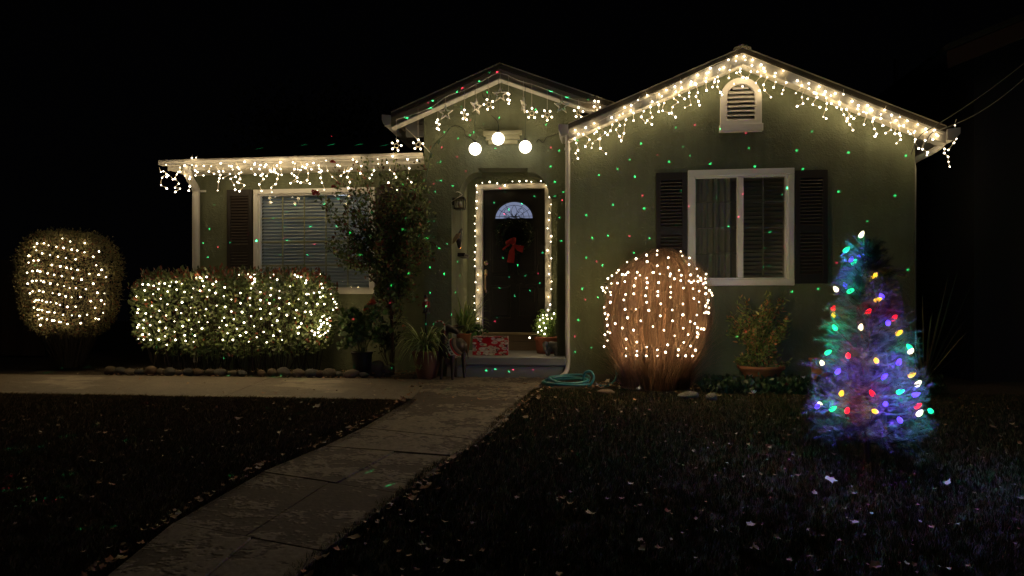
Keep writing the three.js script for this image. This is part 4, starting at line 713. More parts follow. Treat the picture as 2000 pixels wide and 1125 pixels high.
// 4. the little fir with coloured bulbs
const firB = onGround(1694, 905), firTop = EYE.y + 148 / FOCAL * (EYE.z - firB.z) / (Math.cos(YAW) + Math.sin(YAW) * 0.55);
const firY0 = firB.y + 0.17, firH = firTop - firY0;
const firR = (y) => { const t = clamp((y - firY0) / firH, 0, 1); return (0.05 + 0.44 * (1 - t)) * Math.min(1, 0.25 + (1 - t) / 0.2) * (t < 0.08 ? 0.9 + 1.25 * t : 1); };
const firF = (p) => { if (p.y < firY0 - 0.06 || p.y > firTop + 0.02) return 1; return Math.hypot(p.x - firB.x, p.z - firB.z) - firR(p.y); };
{
  const t = thing('fir_tree', 'small dense fir tree on the lawn strung with coloured bulbs', 'tree');
  mesh('trunk', [tube([firB.clone().add(V3(0, -0.05, 0)), V3(firB.x + 0.01, firB.y + 0.6, firB.z), V3(firB.x, firTop - 0.02, firB.z)], 0.022, 12, 8)], std(0.025, 0.018, 0.014, 0.95), t);
  const r = rng(71), limbs = [], places = [];
  const needle = [];
  { // one sprig: needles all round a short twig along +z
    const rr = rng(5), L = 0.11;
    for (let i = 0; i < 54; i++) { const u = i / 54, a = i * 2.4, d = V3(Math.cos(a) * 0.8, Math.sin(a) * 0.8, 0.65).normalize(), l = 0.026 + 0.01 * rr(), b = V3(0, 0, u * L), e = b.clone().addScaledVector(d, l), s = V3(-d.y, d.x, 0).normalize().multiplyScalar(0.0016); needle.push([b.clone().add(s), b.clone().sub(s), e]); }
  }
  const sg = new THREE.BufferGeometry(), np = [], nn = [];
  for (const [a, b, c] of needle) { const n = V3().crossVectors(b.clone().sub(a), c.clone().sub(a)).normalize(); for (const v of [a, b, c]) { np.push(v.x, v.y, v.z); nn.push(n.x, n.y, n.z); } }
  { const tw = cyl(0.0012, 0.0018, 0.11, 4).rotateX(Math.PI / 2).translate(0, 0, 0.055).toNonIndexed(); np.push(...tw.attributes.position.array); nn.push(...tw.attributes.normal.array); }
  sg.setAttribute('position', new THREE.Float32BufferAttribute(np, 3)); sg.setAttribute('normal', new THREE.Float32BufferAttribute(nn, 3));
  for (let i = 0; i < 250; i++) {
    const u = Math.pow(i / 250, 1.15), y = firY0 + u * firH * 0.965, a = i * 2.39996 + r() * 0.5, R = firR(y) * (0.68 + 0.26 * r()), up = lerp(0.3, 0.85, u) + (r() - 0.5) * 0.5;
    const b = V3(firB.x, y - 0.03, firB.z), d = V3(Math.cos(a), up, Math.sin(a)), e = b.clone().addScaledVector(V3(d.x, d.y * 0.8, d.z), R);
    limbs.push(tube([b, b.clone().lerp(e, 0.5).add(V3(0, -0.02, 0)), e], 0.0035, 4, 4));
    const n = Math.ceil(3 + R * 22);
    for (let k = 0; k < n; k++) {
      const f = 0.2 + 0.8 * k / n, p = b.clone().lerp(e, f), side = (k % 2 ? 1 : -1) * (0.25 + 0.5 * r()), s = V3(-d.z, 0.25 * (r() - 0.3), d.x).multiplyScalar(k === n - 1 ? 0.1 : side), kk = 0.6 + 0.8 * r();
      places.push({ p, q: upQ(d.clone().normalize().multiplyScalar(0.7).add(s).addScaledVector(rvec(r), 0.75), r() * 6), s: 0.7 + 0.6 * r(), c: col(0.04 * kk, 0.058 * kk, 0.05 * kk) });
    }
  }
  for (let k = 0; k < 8; k++) places.push({ p: V3(firB.x, firTop - 0.14 + k * 0.014, firB.z), q: upQ(V3(r() - 0.5, 0.8, r() - 0.5), r() * 6), s: 0.7, c: col(0.04, 0.07, 0.05) });
  mesh('branch', limbs, M2.twig, t).userData.kind = 'stuff';
  scatter('needles', sg, new THREE.MeshStandardMaterial({ color: 0xffffff, roughness: 0.6 }), places, t);
  const ls = thing('coloured_light_string', 'string of large faceted coloured bulbs wound round the small fir tree', 'string lights');
  const Z = zoom(1540, 440, 0.3734);
  const C = { w: [[1, 0.88, 0.5], 0.035], g: [[0.005, 0.8, 0.38], 0.42], b: [[0.15, 0.05, 1], 0.75], y: [[1, 0.66, 0.02], 0.13], r: [[1, 0.015, 0.04], 0.25] };
  const white = { w: [1, 0.92, 0.6], g: [0.015, 1, 0.4], b: [0.12, 0.06, 1], y: [1, 0.58, 0.03], r: [1, 0.012, 0.025] };
  for (const k in C) { C[k][3] = bulbMat(...white[k], k === 'r' ? 1.6 : k === 'b' ? 2.1 : k === 'w' ? 2.2 : 1.6); C[k][3].color.setRGB(...white[k].map((v) => 0.1 * v)); }
  const spots = [['w', 382, 48], ['g', 303, 128], ['b', 376, 163], ['g', 343, 192], ['b', 330, 180], ['y', 450, 265], ['w', 247, 333], ['g', 325, 343], ['y', 468, 390], ['r', 235, 435], ['r', 417, 453], ['b', 521, 510], ['r', 553, 485, 1], ['g', 242, 535], ['w', 378, 533], ['y', 578, 562], ['g', 207, 665], ['r', 312, 681], ['y', 459, 707], ['b', 578, 715], ['w', 175, 720], ['b', 259, 764], ['g', 632, 637], ['w', 640, 658], ['y', 645, 782, 1], ['w', 678, 829], ['y', 277, 879], ['r', 437, 878], ['g', 585, 870], ['b', 667, 885], ['b', 152, 945], ['w', 163, 935, 1], ['g', 232, 960], ['r', 307, 968], ['y', 452, 973], ['g', 742, 970], ['w', 686, 983], ['b', 582, 1018], ['r', 677, 945, 1], ['b', 297, 315, 1], ['y', 237, 468, 1], ['b', 487, 372, 1], ['b', 545, 945, 2], ['b', 540, 800, 2]];
  const bg = lathe([[0.0, 0.024], [0.005, 0.021], [0.011, 0.01], [0.0135, -0.002], [0.0125, -0.013], [0.008, -0.02], [0.0, -0.021]], 7), sock = cyl(0.008, 0.009, 0.022, 8, 0, -0.03, 0);
  const rr = rng(91), pts = [];
  for (const [k, x, y, dim] of spots) {
    let p;
    const px = Z([x, y]);
    if (y < 200) p = onZ(...px, firB.z + 0.02); else p = onSolid(...px, firF, 3, 6);
    const out = V3(p.x - firB.x, 0, p.z - firB.z).normalize(), hid = dim === 2;
    if (hid) p.addScaledVector(out, -0.1); else p.addScaledVector(EYE.clone().sub(p).normalize(), dim ? -0.05 : -0.03);  // hidden bulbs are extra, unseen ones that light the crown from inside
    const g = new THREE.Group(); g.name = 'bulb'; g.position.copy(p); ls.add(g);
    const tilt = upQ(V3(rvec(rr).x * 0.9, 0.4 + rr() * 0.5, 0.35 + rr() * 0.4), 0); g.quaternion.copy(tilt.multiply(new THREE.Quaternion().setFromAxisAngle(V3(1, 0, 0), Math.PI / 2)));
    g.scale.setScalar(1.25); mesh('glass_bulb', bg, C[k][3], g); mesh('socket', sock, M.greenWire, g);
    const c = C[k][0], scale = dim ? 0.6 : 1;
    pointLight(p, new THREE.Color().setRGB(...c), C[k][1] * scale, 0.6);
    if (!hid) pts.push(p.clone().addScaledVector(out, -0.03));
  }
  pts.sort((a, b) => b.y - a.y);
  const w = []; for (let i = 0; i + 1 < pts.length; i++) if (pts[i].distanceTo(pts[i + 1]) < 0.55) w.push(tube([pts[i], pts[i].clone().lerp(pts[i + 1], 0.5).add(V3(0, -0.03, 0.0)), pts[i + 1]], 0.003, 8, 5));
  mesh('wire', w, M.greenWire, ls);
}

// ------------------------------------------------------------------ smaller plants
function leafyPlant(t, pts, leaf, mat, colors, seed, bare = 0.25, twigR = 0.004, leafMatHere = M2.soft) {   // stems with leaves along them
  const r = rng(seed), places = [], stems = [];
  for (const s of pts) {
    stems.push(tube(s.path, s.r ?? twigR, s.path.length * 4, 5));
    const c = new THREE.CatmullRomCurve3(s.path, false, 'centripetal');
    for (let k = 0; k < s.n; k++) { const u = lerp(bare, 1, (k + r()) / s.n), p = c.getPoint(u), d = c.getTangent(u), kk = 0.6 + 0.8 * r(), cc = colors[Math.floor(r() * colors.length)]; places.push({ p: p.add(rvec(r).multiplyScalar(s.spread ?? 0.01)), q: upQ(rvec(r).addScaledVector(d, 0.5).add(V3(0, 0.1, 0)), r() * 6), s: 0.6 + 0.7 * r(), c: col(cc[0] * kk, cc[1] * kk, cc[2] * kk) }); }
  }
  mesh('stem', stems, mat, t).userData.kind = 'stuff';
  return scatter('foliage', leaf, leafMatHere, places, t);
}
const pot = (r0, r1, h, rim = 0.015, lip = 0.03) => lathe([[0, 0], [r0, 0], [lerp(r0, r1, 0.5) * 1.02, h * 0.5], [r1, h - lip], [r1 + rim, h - lip + 0.003], [r1 + rim, h - 0.004], [r1 + rim - 0.004, h], [r1 - 0.006, h], [r1 - 0.012, h - lip], [0, h - lip - 0.01]], 36);
function bloom(t, p, R, mat, seed, n = 14) {
  const r = rng(seed), list = [];
  for (let i = 0; i < n; i++) { const d = rvec(r); d.y = Math.abs(d.y) * 0.7 + 0.1; const g = leafGeo(R, R * 0.9, 0.5, 0.5); g.applyQuaternion(upQ(d, r() * 6)); g.translate(p.x + d.x * R * 0.15, p.y + d.y * R * 0.15, p.z + d.z * R * 0.15); list.push(g); }
  return mesh('blossom', list, mat, t);
}
const petalRed = std(0.34, 0.035, 0.045, 0.7), petalOrange = std(0.5, 0.1, 0.055, 0.7), petalWhite = std(0.75, 0.74, 0.72, 0.7);
// climbing rose in front of the window's end
{
  const z = 0.12, t = thing('climbing_rose', 'tall straggly climbing rose with dark red blooms rising in front of the window', 'rose bush');
  const q = (px, py, d = 0) => onZ(px, py, z + d), r = rng(101), stems = [], root = q(768, 728);
  root.y = 0;
  mesh('trunk', [tube([root, q(766, 660), q(764, 610), q(758, 560), q(748, 500)], 0.02, 24, 7), tube([q(765, 620), q(780, 575), q(776, 530)], 0.013, 12, 6), tube([q(764, 605), q(740, 560), q(720, 540)], 0.01, 12, 6)], std(0.06, 0.035, 0.028, 0.9), t);
  const tips = [[620, 384], [650, 330], [652, 360], [700, 318], [714, 305], [690, 345], [745, 315], [775, 310], [778, 325], [800, 330], [820, 345], [832, 370], [838, 300], [640, 400], [650, 432], [640, 470], [638, 480], [660, 455], [680, 500], [700, 520], [690, 480], [720, 540], [740, 520], [760, 470], [790, 430], [820, 420], [840, 440], [835, 395], [845, 485], [830, 500], [815, 470], [800, 520], [820, 530], [848, 500], [730, 400], [760, 380], [700, 420], [670, 400], [720, 360], [750, 350], [780, 360], [800, 390], [770, 420], [740, 450], [710, 460], [690, 400], [760, 540], [780, 500], [810, 560], [750, 570], [720, 500], [660, 510], [836, 400], [826, 395], [818, 440], [842, 465], [830, 455], [805, 480], [850, 415], [812, 505], [835, 350], [800, 350], [785, 395], [690, 370], [665, 425], [655, 490], [675, 470], [712, 440], [735, 480], [740, 600], [760, 620], [780, 600], [790, 580], [735, 640], [785, 640], [770, 590], [745, 575], [798, 560], [812, 590]];
  for (const [px, py] of tips) { const b = q(lerp(755, px, 0.15) + (r() - 0.5) * 20, lerp(540, py, 0.2), 0), e = q(px, py, (r() - 0.4) * 0.35); stems.push({ path: [b, b.clone().lerp(e, 0.5).add(V3((r() - 0.5) * 0.12, 0.05 * r(), (r() - 0.5) * 0.1)), e], n: 84, r: 0.0028, spread: 0.06 }); }
  leafyPlant(t, stems, leafGeo(0.05, 0.029, 0.2, 0.2), std(0.05, 0.055, 0.025, 0.8), [[0.1, 0.15, 0.05], [0.12, 0.16, 0.05], [0.08, 0.12, 0.05], [0.15, 0.16, 0.05], [0.16, 0.06, 0.035], [0.09, 0.13, 0.05]], 103, 0.2);
  for (const [px, py, R] of [[617, 379, 0.045], [650, 318, 0.035], [652, 366, 0.032], [660, 358, 0.03], [612, 374, 0.025]]) bloom(t, q(px, py, 0.06), R, petalRed, px, 18);
  for (const [px, py] of [[746, 321], [775, 312], [780, 322], [690, 322], [698, 318], [809, 317]]) mesh('hip', sph(0.012, ...q(px, py, 0.05).toArray(), 8, 6), std(0.05, 0.015, 0.012, 0.6), t);
}
// geranium in a black pot
{
  const b = V3(xZ(707, 0.22), 0, 0.22), z = b.z, q = (px, py, d = 0) => onZ(px, py, z + d);
  const pt = thing('black_pot', 'plain black plastic pot standing among the border stones', 'plant pot');
  mesh('pot', pot(0.1, 0.125, 0.3).translate(b.x, 0, z), M.black, pt); mesh('potting_soil', cyl(0.112, 0.112, 0.01, 24, b.x, 0.268, z), M.soil, pt);
  const t = thing('geranium', 'leafy geranium with two orange flower heads growing in the black pot', 'geranium'), r = rng(111), st = [];
  for (const [px, py] of [[664, 625], [672, 605], [690, 600], [705, 612], [722, 605], [735, 600], [745, 612], [760, 640], [680, 640], [668, 645], [690, 665], [700, 640], [730, 650], [745, 660], [665, 675], [678, 655], [715, 630]]) st.push({ path: [V3(b.x + (r() - 0.5) * 0.1, 0.27, z + (r() - 0.5) * 0.1), q(lerp(707, px, 0.5), lerp(660, py, 0.6), (r() - 0.5) * 0.2), q(px, py, (r() - 0.3) * 0.3)], n: 26, r: 0.005, spread: 0.06 });
  const leaf = new THREE.CircleGeometry(0.034, 9); { const p = leaf.attributes.position; for (let i = 1; i < p.count; i++) { const k = i % 2 ? 1 : 0.86; p.setXYZ(i, p.getX(i) * k, p.getY(i) * k, 0.008 * Math.cos(i * 1.4) + 0.008); } leaf.computeVertexNormals(); }
  leafyPlant(t, st, leaf, std(0.06, 0.08, 0.03, 0.8), [[0.07, 0.13, 0.04], [0.08, 0.15, 0.045], [0.1, 0.15, 0.05]], 113, 0.4);
  for (const [px, py] of [[726, 590], [722, 596], [729, 594], [718, 604], [721, 608], [715, 606]]) bloom(t, q(px, py, 0.08), 0.035, petalOrange, px, 12);
  mesh('flower_stalk', [tube([q(715, 650), q(722, 620), q(726, 592, 0.08)], 0.003, 8, 5), tube([q(708, 650), q(714, 625), q(718, 606, 0.08)], 0.003, 8, 5)], std(0.06, 0.08, 0.03, 0.8), t);
}
// low dark shrub behind
{
  const t = thing('low_shrub', 'low dark shrub at the foot of the climbing rose', 'shrub'), r = rng(117), st = [], z = 0.0, q = (px, py, d = 0) => onZ(px, py, z + d);
  for (let i = 0; i < 16; i++) st.push({ path: [q(758 + r() * 12, 722), q(755 + (r() - 0.5) * 30, 670, 0.1 * (r() - 0.5)), q(757 + (r() - 0.5) * 70, 602 + r() * 70, 0.3 * (r() - 0.5))], n: 26, r: 0.004, spread: 0.06 });
  leafyPlant(t, st, leafGeo(0.045, 0.025), M2.twig, [[0.035, 0.05, 0.02], [0.03, 0.04, 0.02]], 119, 0.35);
}
// strap-leaved plants
function strapPlant(t, c, n, len, wid, seed, colors, droop = 1, up = 0.7, mat = M2.soft) {
  const r = rng(seed), pos = [], cl = [], idx = [];
  for (let i = 0; i < n; i++) {
    const a = r() * 6.283, L = len * (0.5 + 0.6 * r()), w = wid * (0.7 + 0.5 * r()), k0 = up * (0.5 + 0.8 * r()), cc = colors[Math.floor(r() * colors.length)], kk = 0.6 + 0.7 * r(), m = 7, o = pos.length / 3;
    for (let k = 0; k <= m; k++) { const u = k / m, x = Math.cos(a) * L * u * (1 - 0.25 * u), z = Math.sin(a) * L * u * (1 - 0.25 * u), y = L * (k0 * u * 1.6 - droop * (0.9 + 0.5 * r() * 0.1) * u * u), ww = w * (u < 0.15 ? 0.6 + 2.6 * u : 1) * (1 - u ** 3 * 0.95); for (const s of [-1, 0, 1]) { pos.push(c.x + x - Math.sin(a) * ww * s * 0.5, c.y + y + Math.abs(s) * ww * 0.3, c.z + z + Math.cos(a) * ww * s * 0.5); const e = s === 0 ? 1.5 : 1; cl.push(cc[0] * kk * e, cc[1] * kk * e, cc[2] * kk * e); } }
    for (let k = 0; k < m; k++) for (let j = 0; j < 2; j++) { const p = o + k * 3 + j; idx.push(p, p + 3, p + 1, p + 1, p + 3, p + 4); }
  }
  const g = new THREE.BufferGeometry(); g.setAttribute('position', new THREE.Float32BufferAttribute(pos, 3)); g.setAttribute('color', new THREE.Float32BufferAttribute(cl, 3)); g.setIndex(idx); g.computeVertexNormals();
  const mt = mat.clone(); mt.vertexColors = true;
  const me = mesh('leaves', g, mt, t); me.userData.kind = 'stuff'; return me;
}
{
  const b = onGround(834, 740), y = gy(b.x, b.z), t0 = thing('terracotta_pot', 'dark terracotta pot holding the spider plant at the corner of the path', 'plant pot');
  mesh('pot', lathe([[0, 0], [0.11, 0], [0.15, 0.17], [0.17, 0.29], [0.185, 0.295], [0.188, 0.335], [0.175, 0.34], [0.165, 0.31], [0, 0.3]], 36).translate(b.x, y, b.z), M.darkPot, t0);
  const t = thing('spider_plant', 'arching striped spider plant spilling over the dark terracotta pot', 'spider plant');
  strapPlant(t, V3(b.x - 0.02, y + 0.33, b.z), 190, 0.52, 0.018, 121, [[0.2, 0.26, 0.09], [0.26, 0.31, 0.14], [0.14, 0.2, 0.06]], 1.15, 0.85);
  const runners = []; for (const [px, py] of [[780, 705], [808, 718], [770, 715], [820, 722]]) { const e = onZ(px, py, b.z + 0.16); runners.push(tube([V3(b.x - 0.05, y + 0.34, b.z + 0.05), onZ(lerp(838, px, 0.6), 672, b.z + 0.15), e], 0.002, 12, 4)); strapPlant(t, e, 14, 0.12, 0.008, px, [[0.12, 0.17, 0.06]], 0.9, 0.7); }
  mesh('runner', runners, std(0.14, 0.17, 0.07, 0.7), t);
  const fl = thing('orange_flower', 'single small orange flower leaning over the spider plant', 'flower');
  mesh('stalk', tube([onZ(815, 668, b.z), onZ(800, 650, b.z), onZ(791, 638, b.z)], 0.003, 8, 5), std(0.08, 0.1, 0.04, 0.8), fl); bloom(fl, onZ(789, 637, b.z), 0.022, petalOrange, 5, 12);
}
{ // fern-like plant left of the door
  const c = V3(xZ(904, -0.42), STEP, -0.42), t0 = thing('terracotta_pot', 'light terracotta pot left of the door, behind the wrapped box', 'plant pot');
  mesh('pot', pot(0.075, 0.105, 0.26).translate(c.x, c.y, c.z), M.terracotta, t0);
  const t = thing('strap_leaf_plant', 'bright strap leaved plant in the light terracotta pot left of the door', 'potted plant');
  strapPlant(t, V3(c.x + 0.02, c.y + 0.26, c.z), 150, 0.46, 0.018, 131, [[0.2, 0.25, 0.07], [0.15, 0.22, 0.06]], 0.85, 1.0);
  const iv = thing('ivy', 'glossy green ivy trailing beside the wrapped box under the door frame', 'ivy'), r = rng(133), st = [];
  for (let i = 0; i < 7; i++) { const e = onZ(918 + i * 5.5, 642 + r() * 12, -0.5 + 0.1 * r()); st.push({ path: [V3(c.x + 0.06, c.y + 0.27, c.z), V3(lerp(c.x, e.x, 0.5), c.y + 0.34, c.z - 0.02), e], n: 9, spread: 0.04 }); }
  const leaf = new THREE.CircleGeometry(0.03, 7); leafyPlant(iv, st, leaf, M2.twig, [[0.06, 0.15, 0.03], [0.05, 0.11, 0.03]], 135, 0.3, 0.003, M2.leaf);
}
{ // lit plant right of the door
  const c = V3(xZ(1071, -0.5), STEP, -0.5), t0 = thing('terracotta_pot', 'wide reddish terracotta pot right of the door', 'plant pot');
  mesh('pot', lathe([[0, 0], [0.15, 0], [0.165, 0.06], [0.175, 0.17], [0.19, 0.175], [0.192, 0.215], [0.18, 0.22], [0.17, 0.2], [0, 0.19]], 40).translate(c.x, c.y, c.z), new THREE.MeshStandardMaterial({ color: col(0.24, 0.07, 0.04), roughness: 0.7 }), t0);
  const t = thing('feathery_plant', 'feathery light green plant with white lights in the wide pot right of the door', 'potted plant'), r = rng(141), st = [];
  for (let i = 0; i < 34; i++) { const px = 1042 + r() * 46, e = onZ(px, lerp(655, px > 1052 ? 606 : 625, Math.sqrt(r())), -0.5 + 0.2 * (r() - 0.4)); st.push({ path: [V3(c.x + (r() - 0.5) * 0.2, c.y + 0.19, c.z + (r() - 0.5) * 0.15), V3(lerp(c.x, e.x, 0.6), lerp(c.y + 0.19, e.y, 0.6), lerp(c.z, e.z, 0.6)), e], n: 60, r: 0.002, spread: 0.04 }); }
  leafyPlant(t, st, leafGeo(0.03, 0.012), std(0.06, 0.09, 0.03, 0.8), [[0.12, 0.22, 0.045], [0.1, 0.18, 0.04], [0.15, 0.25, 0.06]], 143, 0.15);
  const w = thing('potted_plant_lights', 'short string of white bulbs tangled in the feathery plant right of the door', 'string lights'), Z = zoom(1000, 580, 0.16), pts = [];
  for (const q of [[440, 160], [513, 203], [424, 222], [377, 220], [377, 255], [433, 268], [485, 262], [342, 280], [387, 317], [410, 380], [336, 363], [360, 410], [398, 452], [318, 432], [215, 498]]) { const p = onZ(...Z(q), q[0] < 300 ? -0.2 : -0.36); pts.push(p); bulb(w, p, 2, 1.3); }
  mesh('wire', tube(pts, 0.0025, 70, 4), M.greenWire, w);
}
{ // heavenly bamboo in a bowl
  const b = onGround(1486, 745), z = b.z, y = gy(b.x, z), rimY = onZ(1486, 714, z).y, rimR = 42 * (EYE.z - z) / FOCAL, t0 = thing('terracotta_bowl', 'wide terracotta bowl planter standing under the right window', 'plant pot');
  const h = rimY - y;
  mesh('bowl', lathe([[0, 0], [rimR * 0.66, 0], [rimR * 0.78, h * 0.5], [rimR * 0.9, h - 0.05], [rimR, h - 0.03], [rimR * 1.01, h], [rimR * 0.96, h + 0.002], [rimR * 0.88, h - 0.04], [0, h - 0.05]], 44).translate(b.x, y, z), M.terracotta, t0);
  mesh('potting_soil', cyl(rimR * 0.86, rimR * 0.86, 0.01, 30, b.x, y + h - 0.048, z), M.soil, t0);
  const t = thing('leafy_shrub', 'shrub with green and reddish pointed leaves growing in the terracotta bowl', 'shrub'), r = rng(151), st = [];
  const tips = [[1426, 618], [1430, 640], [1424, 648], [1440, 600], [1452, 585], [1450, 630], [1465, 610], [1480, 605], [1500, 580], [1495, 600], [1510, 620], [1525, 595], [1530, 582], [1540, 620], [1535, 640], [1520, 660], [1532, 650], [1470, 650], [1500, 640], [1455, 660], [1445, 700], [1460, 690], [1470, 670], [1520, 690], [1535, 710], [1500, 680], [1440, 705], [1480, 640], [1490, 620], [1515, 640], [1460, 640], [1438, 625], [1508, 605]];
  for (const [px, py] of tips) { const e = onZ(px, py, z + (r() - 0.4) * 0.3), a = V3(b.x + (r() - 0.5) * 0.14, y + h - 0.04, z + (r() - 0.5) * 0.12); st.push({ path: [a, V3(lerp(a.x, e.x, 0.3), lerp(a.y, e.y, 0.6), lerp(a.z, e.z, 0.3)), e], n: 100, r: 0.003, spread: 0.05 }); }
  leafyPlant(t, st, leafGeo(0.05, 0.017, 0.2, 0.15), std(0.06, 0.045, 0.03, 0.9), [[0.19, 0.24, 0.06], [0.16, 0.22, 0.05], [0.42, 0.19, 0.075], [0.18, 0.22, 0.06], [0.27, 0.27, 0.08]], 153, 0.35);
  // second pot half behind the fir
  const b2 = onGround(1608, 752), t1 = thing('terracotta_pot', 'terracotta pot half hidden behind the left side of the fir tree', 'plant pot');
  mesh('pot', pot(0.1, 0.135, onZ(1608, 700, b2.z).y - gy(b2.x, b2.z), 0.018).translate(b2.x, gy(b2.x, b2.z), b2.z), M.terracotta, t1);
  const t2 = thing('dry_stalks', 'dark grassy stalks standing right of the fir tree against the night', 'plant');
  const b3 = onGround(1805, 750); strapPlant(t2, V3(b3.x, gy(b3.x, b3.z), b3.z), 46, 0.7, 0.016, 157, [[0.07, 0.07, 0.035], [0.09, 0.07, 0.03]], 0.5, 1.1);
}
{ // ground cover and white cyclamen in the bed
  const r = rng(161), places = [];
  for (let i = 0; i < 2600; i++) { const px = 1370 + r() * 470, p = onZ(px, 600, 0.55 + r() * 0.55); if (Math.hypot(p.x - 2.9, p.z - 0.75) > 3) continue; const kk = 0.5 + 0.9 * r(); places.push({ p: V3(p.x, gy(p.x, p.z) + 0.02 + 0.1 * r() * r(), p.z), q: upQ(V3(r() - 0.5, 0.3 + r() * 0.6, r() - 0.3), r() * 6), s: 0.6 + 0.7 * r(), c: col(0.026 * kk, 0.05 * kk, 0.024 * kk) }); }
  const gc = scatter('ground_cover', leafGeo(0.06, 0.042, 0.15, 0.2), M2.leaf, places); tag(gc, 'low dark green ground cover in the bed under the right window', 'ground cover');
  const list = [[1467, 737, 'slender white cyclamen flower just left under the terracotta bowl'], [1499, 733, 'biggest white cyclamen flower, in front of the terracotta bowl'], [1473, 768, 'low white cyclamen flower nearest to the lawn, below the bowl'], [1536, 753, 'small reddish white cyclamen flower right of the bowl'], [1555, 744, 'tall white cyclamen flower between the bowl and the fir tree'], [1572, 740, 'white cyclamen flower closest to the fir tree'], [1248, 761, 'white cyclamen flower at the foot of the dry grass']];
  for (const [px, py, label] of list) {
    const g0 = onGround(px, py + 14), p = onZ(px, py, g0.z), t = thing('cyclamen', label, 'flower', [0, 0, 0], 0, 'white cyclamen in the bed'), gyy = gy(p.x, p.z);
    mesh('stalk', tube([V3(p.x + 0.01, gyy, p.z), V3(p.x + 0.005, lerp(gyy, p.y, 0.6), p.z), p], 0.003, 6, 5), std(0.14, 0.05, 0.04, 0.8), t);
    const pl = []; for (let k = 0; k < 5; k++) { const g = leafGeo(0.036, 0.024, 0.3, 0.5); g.applyQuaternion(upQ(V3(Math.cos(k * 1.257) * 0.6, 1, Math.sin(k * 1.257) * 0.6), k)); g.translate(p.x, p.y, p.z); pl.push(g); } mesh('petals', pl, px === 1536 ? petalRed : petalWhite, t);
  }
}
// ------------------------------------------------------------------ things about the porch
function sdfMesh(caps, cell, k = 0.02) {   // capsules [a, b, ra, rb] joined smoothly, meshed by marching cubes
  const bx = new THREE.Box3(); for (const [a, b, ra, rb] of caps) { const m = Math.max(ra, rb) + 3 * cell; bx.expandByPoint(a.clone().addScalar(m)).expandByPoint(a.clone().addScalar(-m)).expandByPoint(b.clone().addScalar(m)).expandByPoint(b.clone().addScalar(-m)); }
  const size = bx.getSize(V3()), S = Math.max(size.x, size.y, size.z), n = Math.min(96, Math.ceil(S / cell)), mc = new MarchingCubes(n, new THREE.MeshBasicMaterial(), false, false, 160000), c = bx.getCenter(V3()), p = V3(), ab = V3(), ap = V3();
  mc.isolation = 0;
  for (let z = 0; z < n; z++) for (let y = 0; y < n; y++) for (let x = 0; x < n; x++) {
    p.set((x / n - 0.5) * S + c.x, (y / n - 0.5) * S + c.y, (z / n - 0.5) * S + c.z); let d = 1e3;
    for (const [a, b, ra, rb] of caps) { ab.subVectors(b, a); ap.subVectors(p, a); const L = ab.lengthSq(), h = L ? clamp(ap.dot(ab) / L, 0, 1) : 0, e = ap.addScaledVector(ab, -h).length() - lerp(ra, rb, h), m = clamp(0.5 + 0.5 * (d - e) / k, 0, 1); d = lerp(d, e, m) - k * m * (1 - m); }
    mc.field[x + y * n + z * n * n] = -d;
  }
  mc.update();
  const g = new THREE.BufferGeometry(); g.setAttribute('position', new THREE.BufferAttribute(mc.positionArray.slice(0, mc.count * 3), 3)); g.setAttribute('normal', new THREE.BufferAttribute(mc.normalArray.slice(0, mc.count * 3), 3));
  return g.scale(S / 2, S / 2, S / 2).translate(c.x, c.y, c.z);
}
{ // wrapped box
  const zf = 0.02, x0 = xZ(921, zf), x1 = xZ(990, zf), y1 = yZ(955, 657, zf), n = 512, cv = document.createElement('canvas'); cv.width = cv.height = n;
  const c = cv.getContext('2d'), r = rng(171); c.fillStyle = '#a3121f'; c.fillRect(0, 0, n, n);
  for (let i = 0; i < 60; i++) { const x = r() * n, y = r() * n, R = 26 + 22 * r(); for (const [ox, oy] of [[0, 0], [n, 0], [-n, 0], [0, n], [0, -n]]) { c.fillStyle = i % 5 ? '#b3a698' : '#4f2a24'; c.beginPath(); c.ellipse(x + ox, y + oy, R, R * 0.9, r() * 3, 0, 6.3); c.fill(); c.fillStyle = i % 3 ? '#8d8379' : '#c9beb0'; c.beginPath(); c.arc(x + ox + R * 0.2, y + oy + R * 0.15, R * 0.5, 0, 6.3); c.fill(); c.fillStyle = '#7c7268'; c.fillRect(x + ox - 5, y + oy - R - 6, 10, 10); } }
  const tx = new THREE.CanvasTexture(cv); tx.colorSpace = THREE.SRGBColorSpace; tx.wrapS = tx.wrapT = THREE.RepeatWrapping;
  const t = thing('gift_box', 'red wrapped present with pale round bauble print on the porch step', 'gift box'), w = x1 - x0, h = y1 - STEP;
  t.position.set((x0 + x1) / 2, STEP, zf - 0.14); t.rotation.y = 0.1;
  mesh('wrapped_box', rbox(w, h, 0.27, 0, h / 2, 0, 0.006), new THREE.MeshPhysicalMaterial({ map: tx, roughness: 0.35, clearcoat: 0.4, clearcoatRoughness: 0.25 }), t);
  mesh('paper_fold', [box(w * 0.98, 0.002, 0.05, 0, h + 0.002, 0.02)], new THREE.MeshPhysicalMaterial({ map: tx, roughness: 0.35, clearcoat: 0.4 }), t);
}
